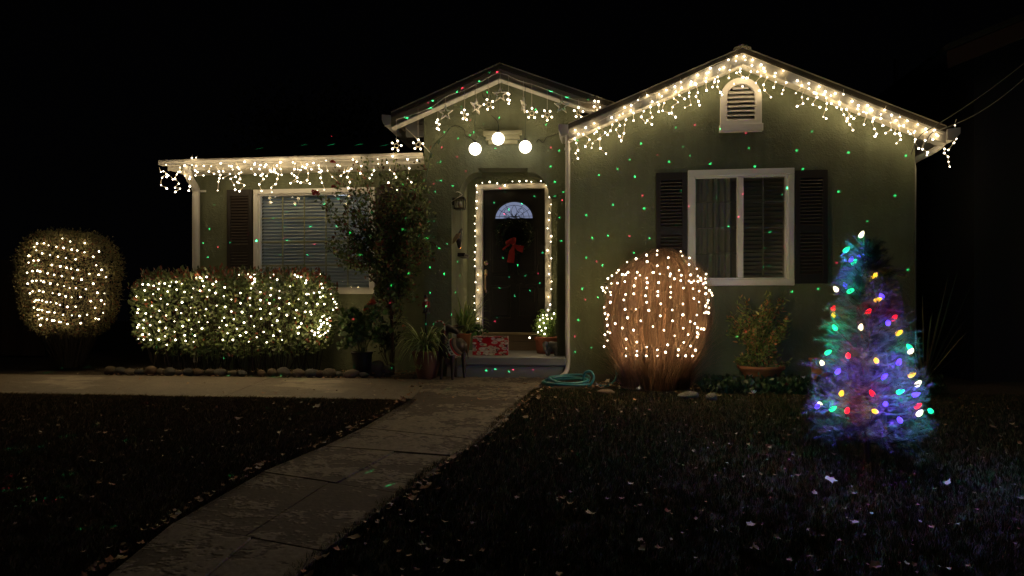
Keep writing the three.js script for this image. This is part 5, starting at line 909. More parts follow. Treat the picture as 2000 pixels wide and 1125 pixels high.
{ // metal donkey with a striped blanket
  const b = onGround(884, 741), z = b.z + 0.02, y0 = gy(b.x, z), s = (EYE.z - z) / FOCAL, q = (px, py, d = 0) => onZ(px, py, z + d);
  const t = thing('donkey_statue', 'dark metal donkey yard statue carrying a striped red and white blanket', 'statue');
  const f = (px, d) => { const p = q(px, 738, d); p.y = gy(p.x, p.z) + 0.005; return p; };
  mesh('body', sdfMesh([[q(872, 684, 0.02), q(896, 676, -0.02), 0.1, 0.095], [q(866, 680, 0.05), q(868, 650, 0.06), 0.05, 0.045], [q(868, 650, 0.06), q(876, 641, 0.08), 0.042, 0.04], [q(876, 641, 0.08), q(893, 649, 0.12), 0.042, 0.026], [q(880, 640, 0.06), q(897, 634, 0.04), 0.016, 0.007], [q(884, 641, 0.09), q(911, 636, 0.1), 0.016, 0.006], [q(863, 695, 0.06), f(861, 0.06), 0.03, 0.016], [q(884, 697, 0.07), f(884, 0.08), 0.03, 0.016], [q(888, 692, -0.08), f(890, -0.08), 0.03, 0.016], [q(905, 690, -0.06), f(907, -0.05), 0.032, 0.016], [q(910, 672, -0.03), q(915, 700, -0.05), 0.012, 0.008]], 0.0125, 0.022), new THREE.MeshStandardMaterial({ color: col(0.045, 0.037, 0.03), roughness: 0.45, metalness: 0.5, bumpMap: stuccoBump, bumpScale: 0.01 }), t);
  const cv = document.createElement('canvas'); cv.width = 256; cv.height = 256; const c = cv.getContext('2d'); c.fillStyle = '#4a4136'; c.fillRect(0, 0, 256, 256);
  const bands = [['#8f1d18', 40, 22], ['#cfc6b4', 62, 12], ['#3a332b', 74, 14], ['#a2241d', 104, 20], ['#d6cdbb', 124, 46], ['#a2241d', 170, 20], ['#2d2822', 196, 16]]; for (const [cl, y, h] of bands) { c.fillStyle = cl; c.fillRect(0, y, 256, h); } c.fillStyle = '#1c1a18'; for (let i = 0; i < 8; i++) { c.fillRect(8 + i * 32, 134, 8, 26); c.fillRect(16 + i * 32, 142, 12, 9); }
  const tx = new THREE.CanvasTexture(cv); tx.colorSpace = THREE.SRGBColorSpace; tx.wrapS = THREE.RepeatWrapping; tx.repeat.set(2, 1);
  const bl = lathe([[0.06, -0.1], [0.108, -0.085], [0.118, -0.03], [0.12, 0.03], [0.11, 0.085], [0.062, 0.1]], 30); const ctr = q(884, 681, 0.0);
  mesh('blanket', bl.rotateZ(Math.PI / 2 + 0.45).rotateY(-0.35).scale(1, 1, 1).translate(ctr.x, ctr.y, ctr.z), new THREE.MeshStandardMaterial({ map: tx, roughness: 0.85 }), t);
  const cane = thing('candy_cane', 'small red and white candy cane stuck beside the donkey statue', 'ornament'), cp = [q(868, 655, 0.12), q(868, 636, 0.12), q(864, 629, 0.12), q(856, 627, 0.12), q(850, 630, 0.12)];
  for (let i = 0; i < 8; i++) { const cu = new THREE.CatmullRomCurve3(cp), a = cu.getPoint(i / 8), bq = cu.getPoint((i + 0.5) / 8), e = cu.getPoint((i + 1) / 8); mesh('stripe', tube([a, bq, e], 0.009, 3, 8), i % 2 ? std(0.4, 0.38, 0.34, 0.6) : std(0.2, 0.012, 0.012, 0.4), cane); }
}
{ // elephant
  const z = -0.05, q = (px, py, d = 0) => onZ(px, py, z + d), t = thing('elephant_statue', 'small grey stone elephant statue at the right end of the porch step', 'statue'), fy = STEP;
  const leg = (px, d) => { const p = q(px, 690, d); return [V3(p.x, fy + 0.1, p.z), V3(p.x, fy + 0.018, p.z), 0.03, 0.026]; };
  mesh('body', sdfMesh([[q(1076, 677, 0), q(1087, 678, -0.04), 0.066, 0.066], [q(1066, 673, 0.05), q(1069, 675, 0.03), 0.042, 0.045], [q(1063, 676, 0.07), q(1065, 684, 0.1), 0.02, 0.015], [q(1065, 684, 0.1), q(1068, 690, 0.1), 0.015, 0.011], leg(1070, 0.04), leg(1071, -0.04), leg(1086, 0.03), leg(1088, -0.06)], 0.008, 0.02), std(0.12, 0.115, 0.105, 0.85, { bumpMap: stuccoBump, bumpScale: 0.006 }), t);
  const e = sph(0.04).scale(0.25, 1, 0.8); const ep = q(1071, 674, 0.07); mesh('ear', [e.rotateY(0.7).translate(ep.x, ep.y, ep.z)], std(0.12, 0.115, 0.105, 0.85), t);
}
const ax = xZ(882, 0) + 0.001;   // inner face of the alcove's left wall
{ // wall lantern with a clear bulb, unlit
  const c = onX(898, 398, ax + 0.09), t = thing('wall_lantern', 'black wall lantern with an unlit clear bulb left of the door', 'lantern'), w = 0.06, h = 0.13;
  const bars = []; for (const sx of [-1, 1]) for (const sz of [-1, 1]) bars.push(box(0.01, h, 0.01, c.x + sx * w, c.y, c.z + sz * w));
  mesh('cage', [...bars, rbox(0.14, 0.014, 0.14, c.x, c.y - h / 2, c.z), rbox(0.15, 0.016, 0.15, c.x, c.y + h / 2, c.z), new THREE.ConeGeometry(0.1, 0.06, 4).rotateY(Math.PI / 4).translate(c.x, c.y + h / 2 + 0.036, c.z)], M.iron, t);
  mesh('arm', [rbox(0.02, 0.14, 0.07, ax + 0.01, c.y + 0.05, c.z), tube([V3(ax + 0.01, c.y + 0.08, c.z), V3(c.x - 0.04, c.y + 0.17, c.z), V3(c.x, c.y + 0.14, c.z), V3(c.x, c.y + 0.1, c.z)], 0.008, 14, 6)], M.iron, t);
  mesh('bulb', lathe([[0, -0.045], [0.018, -0.04], [0.027, -0.02], [0.026, 0.0], [0.014, 0.03], [0.012, 0.05]], 16).translate(c.x, c.y, c.z), new THREE.MeshPhysicalMaterial({ color: col(0.6, 0.58, 0.52), roughness: 0.15, transmission: 0.5, thickness: 0 }), t);
  mesh('wire_bow', [tube([V3(c.x - 0.06, c.y + 0.1, c.z + 0.06), V3(c.x - 0.02, c.y + 0.14, c.z + 0.08), V3(c.x + 0.05, c.y + 0.1, c.z + 0.08), V3(c.x + 0.02, c.y + 0.08, c.z + 0.09), V3(c.x - 0.09, c.y + 0.02, c.z + 0.07)], 0.004, 24, 5)], M.wire, t);
}
{ // letter box
  const a = onX(885, 491, ax + 0.05), b = onX(911, 504, ax + 0.05), t = thing('letter_box', 'flat dark metal letter box on the wall beside the door', 'letter box'), zc = -0.55, y = (a.y + b.y) / 2, h = a.y - b.y;
  mesh('case', rbox(0.09, h + 0.02, 0.36, ax + 0.046, y, zc, 0.008), M.iron, t); mesh('lid', rbox(0.1, 0.02, 0.37, ax + 0.052, y + h / 2 + 0.018, zc, 0.006), M.iron, t); mesh('slot', box(0.004, 0.018, 0.22, ax + 0.093, y, zc), M.black, t);
}
{ // hanging ornament with a tiny orange light
  const t = thing('hanging_ornament', 'tan and dark hanging bird shaped ornament with a tiny orange light', 'ornament'), x = ax + 0.12, q = (px, py) => onX(px, py, x);
  mesh('wing', slab([[-0.06, -0.07], [-0.05, 0.0], [-0.01, 0.06], [0.045, 0.07], [0.02, 0.02], [-0.02, -0.04]], -0.008, 0.008, [], 0.003).translate(...q(893, 466).toArray()), std(0.28, 0.2, 0.11, 0.8), t);
  mesh('body', sdfMesh([[q(896, 470), q(897, 482), 0.035, 0.02], [q(899, 455), q(901, 448), 0.02, 0.012], [q(897, 470), q(899, 455), 0.03, 0.018]], 0.006, 0.015), M.dark, t);
  mesh('cord', [tube([q(903, 446), q(901, 420), q(902, 408)], 0.002, 8, 4), tube([q(903, 450), q(900, 484)], 0.002, 4, 4)], M.wire, t);
  const p = q(899, 484); const m = mesh('tiny_bulb', sph(0.008), bulbMat(1, 0.28, 0.04, 4), t); m.position.copy(p); pointLight(p, new THREE.Color(1, 0.35, 0.08), 0.0025, 0.3);
}
{ // nutcracker on a peg by the entry corner
  const z = 0.16, c = onZ(832, 612, z), t = thing('nutcracker', 'small painted nutcracker soldier figure at the corner left of the porch', 'ornament'), s = (EYE.z - z) / FOCAL, H0 = c.y;
  const P = (name, g, m) => mesh(name, g.translate(c.x, H0, z), m, t), red = std(0.22, 0.02, 0.02, 0.5), navy = std(0.015, 0.02, 0.04, 0.5), skin = std(0.3, 0.18, 0.12, 0.6);
  P('base', cyl(0.045, 0.05, 0.02, 16, 0, 0.01, 0), M.black); for (const sx of [-1, 1]) { P('leg', cyl(0.013, 0.015, 0.06, 10, sx * 0.017, 0.05, 0), navy); P('boot', rbox(0.024, 0.02, 0.04, sx * 0.017, 0.03, 0.008), M.black); P('arm', cyl(0.009, 0.01, 0.07, 8, sx * 0.042, 0.11, 0), red); }
  P('coat', lathe([[0, 0.07], [0.038, 0.075], [0.03, 0.11], [0.035, 0.145], [0.012, 0.155], [0, 0.155]], 18), red); P('head', sph(0.022, 0, 0.172, 0), skin); P('beard', sph(0.016, 0, 0.162, 0.014), petalWhite); P('hat', cyl(0.024, 0.022, 0.045, 16, 0, 0.208, 0), navy); P('hat_band', cyl(0.0245, 0.0245, 0.008, 16, 0, 0.192, 0), red);
  mesh('stake', cyl(0.01, 0.01, H0, 8, c.x, H0 / 2, z), M.dark, t);
}
{ // wreath with a red bow
  const z = ZD + 0.05, c = onZ(1005, 459, z), t = thing('wreath', 'evergreen wreath with a big red bow on the dark front door', 'wreath'), r = rng(181), places = [], R = 0.2;
  for (let i = 0; i < 1500; i++) { const a = r() * 6.283, rr = R + (r() - 0.5) * 0.13, k = 0.5 + 0.9 * r(); places.push({ p: V3(c.x + Math.cos(a) * rr, c.y + Math.sin(a) * rr, z + (r() - 0.5) * 0.06), q: upQ(V3(Math.cos(a + 1.2) + r() - 0.5, Math.sin(a + 1.2) + r() - 0.5, r() * 0.9), r() * 6), s: 0.7 + 0.6 * r(), c: col(0.03 * k, 0.05 * k, 0.024 * k) }); }
  mesh('ring', new THREE.TorusGeometry(R, 0.03, 8, 40).translate(c.x, c.y, z), M2.twig, t); scatter('sprigs', leafGeo(0.055, 0.008, 0.2, 0.1), M2.soft, places, t);
  for (let i = 0; i < 26; i++) { const a = i * 0.2417 * 2.4, rr = R + (r() - 0.5) * 0.1; mesh('bead', sph(0.005, c.x + Math.cos(a) * rr, c.y + Math.sin(a) * rr, z + 0.04, 6, 5), M.deadBulb, t); }
  const q = (px, py, d) => onZ(px, py, z + 0.055 + d), red = std(0.36, 0.012, 0.014, 0.55);
  const ribbon = (pts, ws) => { const pos = [], idx = []; pts.forEach((p, i) => { const a = pts[Math.max(0, i - 1)], b = pts[Math.min(pts.length - 1, i + 1)], d = b.clone().sub(a).normalize(), s = V3(-d.y, d.x, 0.25).normalize().multiplyScalar(ws[i] / 2); pos.push(...p.clone().add(s).toArray(), ...p.clone().addScaledVector(V3(0, 0, 1), 0.012).toArray(), ...p.clone().sub(s).toArray()); }); for (let i = 0; i + 1 < pts.length; i++) for (let j = 0; j < 2; j++) { const k = i * 3 + j; idx.push(k, k + 3, k + 1, k + 1, k + 3, k + 4); } const g = new THREE.BufferGeometry(); g.setAttribute('position', new THREE.Float32BufferAttribute(pos, 3)); g.setIndex(idx); g.computeVertexNormals(); return g; };
  mesh('bow', [ribbon([q(1004, 478, 0.02), q(998, 470, 0.03), q(990, 474, 0.03), q(990, 478, 0.01)], [0.03, 0.09, 0.06, 0.03]), ribbon([q(1004, 478, 0.02), q(1004, 470, 0.04), q(1005, 464, 0.02)], [0.03, 0.06, 0.05]), ribbon([q(1005, 479, 0.02), q(1012, 484, 0.04), q(1022, 487, 0.02)], [0.03, 0.08, 0.1]), ribbon([q(1003, 480, 0.03), q(1000, 492, 0.04), q(997, 513, 0.02)], [0.03, 0.09, 0.11]), sph(0.022, ...q(1004, 479, 0.03).toArray()), ribbon([q(996, 478, 0.02), q(988, 482, 0.03), q(982, 488, 0.01)], [0.02, 0.03, 0.03])], red, t);
}
{ // garden hose
  const t = thing('garden_hose', 'coiled teal garden hose lying at the path edge by the downspout', 'garden hose'), mat = std(0.04, 0.2, 0.22, 0.35), r = rng(191), pts = [], c0 = onGround(1108, 751);
  for (let i = 0; i <= 70; i++) { const a = i / 70 * 6.283 * 2.7 + 2.2, k = i / 70, rx = 0.27 + 0.03 * Math.sin(i * 0.31) - 0.05 * k, rz = 0.2 + 0.03 * Math.cos(i * 0.27); const x = c0.x + Math.cos(a) * rx + 0.012 * Math.sin(i * 0.4), z = c0.z + Math.sin(a) * rz; pts.push(V3(x, gy(x, z) + 0.02 + 0.06 * k + 0.006 * Math.sin(i * 0.6), z)); }
  const q = (px, py, d) => onZ(px, py, c0.z + d);
  pts.push(q(1150, 753, 0.1), q(1160, 738, 0.08), q(1154, 726, 0.05), q(1143, 728, 0.02), q(1138, 745, 0.0));
  mesh('coil', tube(pts, 0.015, 420, 8), mat, t);
  mesh('feed', tube([q(1165, 752, 0.05), q(1180, 754, 0.05), q(1196, 748, 0), q(1204, 735, -0.1), q(1204, 722, -0.15)], 0.0135, 24, 8), mat, t);
  mesh('tap', [cyl(0.012, 0.012, 0.09, 10).translate(...q(1203, 718, -0.15).toArray()), rbox(0.05, 0.02, 0.02, ...q(1203, 713, -0.14).toArray()), cyl(0.016, 0.016, 0.03, 10).rotateX(1.57).translate(...q(1203, 716, -0.13).toArray())], std(0.35, 0.33, 0.3, 0.4, { metalness: 0.6 }), t);
}

// ------------------------------------------------------------------ border stones, leaves, grass
const ORD = ['first', 'second', 'third', 'fourth', 'fifth', 'sixth', 'seventh', 'eighth', 'ninth', 'tenth', 'eleventh', 'twelfth', 'thirteenth', 'fourteenth', 'fifteenth', 'sixteenth', 'seventeenth', 'eighteenth', 'nineteenth', 'twentieth', 'twenty-first', 'twenty-second', 'twenty-third', 'twenty-fourth', 'twenty-fifth'];
function stoneGeo(seed, w, h, d) {
  const g = new THREE.IcosahedronGeometry(1, 3), p = g.attributes.position, r = rng(seed), o = V3(r() * 9, r() * 9, r() * 9), v = V3();
  for (let i = 0; i < p.count; i++) { v.fromBufferAttribute(p, i); const k = 1 + 0.12 * Math.sin(v.x * 2.1 + o.x) * Math.sin(v.y * 2.3 + o.y) + 0.08 * Math.sin(v.z * 3.7 + o.z + v.x * 2) + 0.1 * Math.sin(v.x * 1.3 + o.z) ; p.setXYZ(i, v.x * k * w / 2, v.y * k * h / 2, v.z * k * d / 2); }
  g.computeVertexNormals(); return g;
}
{
  const r = rng(201), tones = [[0.11, 0.085, 0.062], [0.085, 0.08, 0.072], [0.14, 0.11, 0.08], [0.06, 0.06, 0.06], [0.12, 0.08, 0.052]], mats = tones.map((c) => new THREE.MeshStandardMaterial({ color: col(...c), roughness: 0.85, bumpMap: stuccoBump, bumpScale: 0.008 }));
  const row = [[206, 20, 13], [226, 20, 11], [247, 20, 10], [266, 18, 9], [287, 24, 14], [308, 16, 11], [325, 18, 12], [343, 16, 9], [361, 18, 12], [381, 20, 12], [403, 20, 11], [425, 24, 13], [447, 20, 10], [467, 18, 9], [505, 18, 12], [527, 18, 12], [550, 24, 14], [577, 22, 12], [602, 26, 13], [620, 16, 9], [640, 24, 14], [658, 14, 9], [681, 28, 12], [706, 22, 9]];
  row.forEach(([px, w, h], i) => {
    const g0 = V3(xZ(px, 0.46), 0, 0.46), s = (EYE.z - g0.z) / FOCAL * 1.08, W = w * s * 1.05, Hh = h * s * 1.35, t = mesh('border_stone', stoneGeo(300 + i, W, Hh, W * 0.8), mats[i % mats.length]);
    t.position.set(g0.x, Hh * 0.3, g0.z - 0.07); t.rotation.y = r() * 0.5 - 0.25;
    tag(t, `rounded river stone, ${ORD[i]} from the left in the row edging the walk`, 'stone', 'river stones edging the walk');
  });
  [[735, 712, 34, 26, 'large tan rock behind the border between black pot and rose'], [757, 724, 30, 18, 'dark flat rock at the foot of the climbing rose'], [1187, 765, 34, 9, 'flat stone at the lawn edge left of the dry grass'], [1392, 776, 22, 14, 'rounded brown rock at the lawn edge under the terracotta bowl'], [1345, 772, 40, 12, 'long low stone at the lawn edge right of the dry grass']].forEach(([px, py, w, h, label], i) => {
    const g0 = py < 730 ? V3(xZ(px, 0.1), 0, 0.1) : onGround(px, py + h / 2), s = (EYE.z - g0.z) / FOCAL, t = mesh('rock', stoneGeo(400 + i, w * s, h * s * 1.3, w * s * 0.8), mats[(i * 2) % mats.length]); t.position.set(g0.x, gy(g0.x, g0.z) + h * s * 0.4, g0.z); tag(t, label, 'rock');
  });
}
// dry leaves: lobed and curled
function dryLeaf(seed, R) {
  const r = rng(seed), pos = [0, 0, 0], idx = [], n = 15, curl = 0.15 + 0.45 * r(), ax = r() * 3;
  for (let i = 0; i < n; i++) { const a = i / n * 6.283, k = R * (i % 3 === 0 ? 1 : i % 3 === 1 ? 0.78 : 0.68) * (0.8 + 0.4 * r()), x = Math.cos(a) * k, z = Math.sin(a) * k * 0.75, u = x * Math.cos(ax) + z * Math.sin(ax); pos.push(x, curl * u * u / R + 0.2 * R * (r() - 0.4), z); }
  for (let i = 0; i < n; i++) idx.push(0, 1 + (i + 1) % n, 1 + i);
  const g = new THREE.BufferGeometry(); g.setAttribute('position', new THREE.Float32BufferAttribute(pos, 3)); g.setIndex(idx); g.computeVertexNormals(); return g;
}
const dryMat = new THREE.MeshStandardMaterial({ color: 0xffffff, roughness: 0.8 });
const onPath = (x, z) => x > leftX(z) && x < rightX(z);
const inWalk = (x, z) => z > WALK0 && z < WALK1 && x < leftX(z);
{
  const r = rng(211), sets = [[], [], []];
  const put = (x, z, lift, s) => { const k = 0.5 + 0.8 * r(), tan = r(), c = tan < 0.45 ? col(0.26 * k, 0.12 * k, 0.055 * k) : tan < 0.86 ? col(0.32 * k, 0.21 * k, 0.12 * k) : col(0.4 * k, 0.32 * k, 0.22 * k); sets[Math.floor(r() * 3)].push({ p: V3(x, gy(x, z) + lift, z), r: [(r() - 0.5) * 0.6, r() * 6.28, (r() - 0.5) * 0.6], s: s * (0.35 + 0.95 * r() * r() + 0.2 * r()), c }); };
  for (let i = 0; i < 800; i++) { const z = WALK1 + 0.06 + 5.2 * r(), x = leftX(z) - 0.05 - r() * 6; put(x, z, 0.034, r() < 0.12 ? 0.95 : 0.55); }
  for (let i = 0; i < 1100; i++) { const z = 1.0 + 5.8 * r(), x = rightX(z) + 0.04 + r() * 6; put(x, z, 0.034, r() < 0.12 ? 0.95 : 0.55); }
  for (let i = 0; i < 240; i++) { const z = 0.8 + 4.6 * r(); put(r() < 0.5 ? leftX(z) - 0.02 - 0.1 * r() : rightX(z) + 0.02 + 0.1 * r(), z, 0.035, 0.9); }     // gathered along the edges
  for (let i = 0; i < 520; i++) { const x = -5.6 + 4.7 * Math.pow(r(), 0.6), front = r() < 0.3, z = front ? 0.485 - 0.03 * r() : 0.3 - 0.45 * r(); put(x, z, front ? 0.02 : 0.015 + 0.03 * r(), front ? 0.6 : 0.8); }                                   // in the bed
  for (let i = 0; i < 60; i++) { const z = 0.4 + 1.3 * r(), x = leftX(z) + r() * (rightX(z) - leftX(z)); put(x, z, 0.032, 0.6); }
  for (let i = 0; i < 46; i++) { const z = WALK0 + r() * 1.0; put(-1.1 - r() * r() * 4, z, 0.03, 0.65); }
  for (let i = 0; i < 160; i++) { const z = 0.55 + 0.45 * r(); put(1.0 + 1.6 * r(), z, 0.03, 0.9); }
  const kinds = ['brown', 'tan', 'pale'];
  sets.forEach((s, i) => tag(scatter('fallen_leaves', dryLeaf(500 + i, 0.036), dryMat, s), `curled ${kinds[i]} fallen leaves strewn over lawn, bed and walk`, 'fallen leaves'));
  // single leaves that stand out
  [[463, 757, 0.05, 'orange dry leaf standing on the pale walk, nearest to the lawn edge', [0.3, 0.1, 0.04]], [557, 751, 0.035, 'dark brown curled leaf alone on the pale walk below the window', [0.07, 0.04, 0.025]], [1622, 950, 0.13, 'big maple leaf on the lawn lit violet by the fir tree', [0.4, 0.3, 0.28]], [512, 953, 0.07, 'pale curled leaf on the path in the middle of the worn concrete', [0.5, 0.42, 0.32]], [423, 1000, 0.045, 'small upright leaf on the path near its left edge', [0.3, 0.22, 0.14]], [632, 745, 0.07, 'orange lobed leaf in the bed beside the black pot', [0.34, 0.14, 0.05]], [1150, 775, 0.07, 'tan curled leaf on the lawn below the coiled hose', [0.36, 0.2, 0.1]], [1405, 781, 0.07, 'long tan leaf on the lawn in front of the rounded brown rock', [0.45, 0.28, 0.14]], [870, 1035, 0.06, 'brown leaf on the lawn right beside the path, low in the frame', [0.25, 0.14, 0.08]], [1670, 1035, 0.07, 'thin pale leaf on the lawn below the fir tree', [0.5, 0.4, 0.3]], [133, 1027, 0.06, 'pale leaf on the dark lawn left of the path', [0.5, 0.4, 0.3]], [214, 1086, 0.055, 'pale upright leaf at the left edge of the path, lowest in the frame', [0.5, 0.42, 0.32]], [1466, 1040, 0.09, 'long pale curled leaf on the dark lawn in the foreground', [0.5, 0.42, 0.34]]].forEach(([px, py, R, label, c], i) => {
    const p = onGround(px, py), t = mesh('dry_leaf', dryLeaf(600 + i, R * 0.38), std(...c.map((v) => v * 0.7), 0.7, { side: THREE.DoubleSide })); t.position.set(p.x, gy(p.x, p.z) + 0.045, p.z); t.rotation.set(0.35 * (r() - 0.2), r() * 6, 0.5 * (r() - 0.5)); tag(t, label, 'leaf', null);
  });
}
{ // lawn grass
  const tuft = (seed) => { const r = rng(seed), pos = [], nor = [], idx = []; for (let i = 0; i < 9; i++) { const a = r() * 6.28, x = (r() - 0.5) * 0.06, z = (r() - 0.5) * 0.06, h = 0.016 + 0.022 * r(), l = 0.018 + 0.026 * r(), w = 0.0013, o = pos.length / 3; const dx = Math.cos(a), dz = Math.sin(a); for (const [u, ww] of [[0, 1], [0.6, 0.8], [1, 0]]) { const px = x + dx * l * u * u, pz = z + dz * l * u * u, y = h * (u - 0.15 * u * u); pos.push(px - dz * w * ww, y, pz + dx * w * ww, px + dz * w * ww, y, pz - dx * w * ww); nor.push(dx * 0.25, 0.95, dz * 0.25, dx * 0.25, 0.95, dz * 0.25); } idx.push(o, o + 1, o + 2, o + 1, o + 3, o + 2, o + 2, o + 3, o + 4); } const g = new THREE.BufferGeometry(); g.setAttribute('position', new THREE.Float32BufferAttribute(pos, 3)); g.setAttribute('normal', new THREE.Float32BufferAttribute(nor, 3)); g.setIndex(idx); return g; };
  const r = rng(221), A = [], B = [];
  const put = (L, x, z) => { if (Math.sin(x * 3.1 + 1.7 * z) * Math.sin(z * 4.3 - x * 1.3) + 0.6 * Math.sin(x * 9 + z * 7) > 1.25 + 0.7 * r()) return; const k = 0.45 + 0.9 * r(), n = 0.5 + 0.5 * Math.sin(x * 1.7 + z) * Math.sin(z * 2.1 - x), dry = r() < (L === A ? 0.72 : 0.25) + 0.25 * (1 - n), c = dry ? col(0.19 * k, 0.12 * k, 0.055 * k) : col(0.06 * k, 0.08 * k, 0.022 * k); L.push({ p: V3(x, gy(x, z) - 0.008, z), r: [0, r() * 6.28, 0], s: 0.75 + 0.6 * r(), sy: 0.8 + 0.6 * r(), c }); };
  for (let i = 0; i < 66000; i++) { const u = r(), z = WALK1 + 0.03 + 5.0 * u * u, x = leftX(z) + 0.03 - r() * (7.4 - z * 0.5); put(A, x, z); }
  for (let i = 0; i < 84000; i++) { const u = r(), z = 0.98 + 5.6 * u * u, x = rightX(z) - 0.03 + r() * (6.6 - z * 0.45); put(B, x, z); }
  for (let i = 0; i < 2600; i++) { const z = WALK1 + 5 * r() * r(), e = 0.05 * r() * r(); put(A, leftX(z) + e, z); const z2 = 1.0 + 5.5 * r() * r(); put(B, rightX(z2) - 0.05 * r() * r(), z2); if (i < 1500) put(A, -1.2 - 9 * r(), WALK1 - 0.03 + 0.06 * r()); }
  const gm = new THREE.MeshStandardMaterial({ color: 0xffffff, roughness: 0.85 });
  tag(scatter('grass', tuft(1), gm, A), 'short rough grass on the lawn left of the path', 'grass');
  tag(scatter('grass', tuft(2), gm, B), 'short rough grass on the lawn right of the path', 'grass');
}
// ------------------------------------------------------------------ what stands in the dark round the house
{
  const t = thing('board_fence', 'dark brown board fence behind the shrub at the far left', 'fence'), m = [std(0.07, 0.045, 0.03, 0.9), std(0.06, 0.038, 0.026, 0.9), std(0.08, 0.05, 0.033, 0.9)], r = rng(231);
  for (let i = 0; i < 38; i++) mesh('board', rbox(0.138, 1.75 + 0.02 * r(), 0.02, -14.2 + i * 0.145, 0.88, -2.6 + 0.006 * r(), 0.004), m[i % 3], t);
  for (let i = 0; i < 3; i++) mesh('rail', rbox(5.6, 0.09, 0.04, -11.4, 0.35 + i * 0.6, -2.64, 0.005), m[1], t);
}
{ // the neighbour's roof edge at the far right
  const t = thing('neighbouring_house', 'edge of the dark house next door at the upper right', 'house'), z = 0.2, A = onZ(1852, 99, z), B = onZ(2120, -10, z), wm = std(0.035, 0.03, 0.028, 0.9);
  mesh('rake_board', rake(A, B, 0, 0.2, z - 0.03, z), std(0.07, 0.032, 0.018, 0.9), t);
  mesh('roof', rake(V3(A.x - 0.02, A.y + 0.07, 0), V3(B.x, B.y + 0.07, 0), 0, 0.066, -6, z + 0.03), M.shingle, t);
  mesh('wall', slab([[A.x + 0.5, -0.2], [B.x + 2, -0.2], [B.x + 2, B.y], [B.x, B.y - 0.1], [A.x + 0.5, lineY(A, B, A.x + 0.5) - 0.1]], -6, z - 0.4), wm, t);
}
{ // a dark tree behind the low roof
  const t = thing('dark_tree', 'dark leafy tree rising behind the low roof, barely seen against the night', 'tree'), r = rng(241), places = [], c = V3(-5.0, 4.4, -6), limbs = [tube([V3(-5, -0.1, -6), V3(-4.95, 1.6, -6), V3(-5.05, 3.4, -6)], 0.16, 10, 8)];
  for (let i = 0; i < 40; i++) { const d = rvec(r); d.y = Math.abs(d.y) * 0.8 - 0.1; const b = V3(-5, 2.4 + r(), -6), e = c.clone().addScaledVector(d, 1.1 + 0.9 * r()); limbs.push(tube([b, b.clone().lerp(e, 0.5).add(V3(0, 0.15, 0)), e], 0.02, 6, 5)); for (let k = 0; k < 70; k++) places.push({ p: e.clone().add(rvec(r).multiplyScalar(0.55 * Math.cbrt(r()))), q: upQ(rvec(r), r() * 6), s: 0.7 + 0.7 * r(), c: col(0.028, 0.034, 0.018) }); }
  mesh('trunk', limbs, M2.twig, t); scatter('crown', leafGeo(0.1, 0.06), M2.soft, places, t);
}
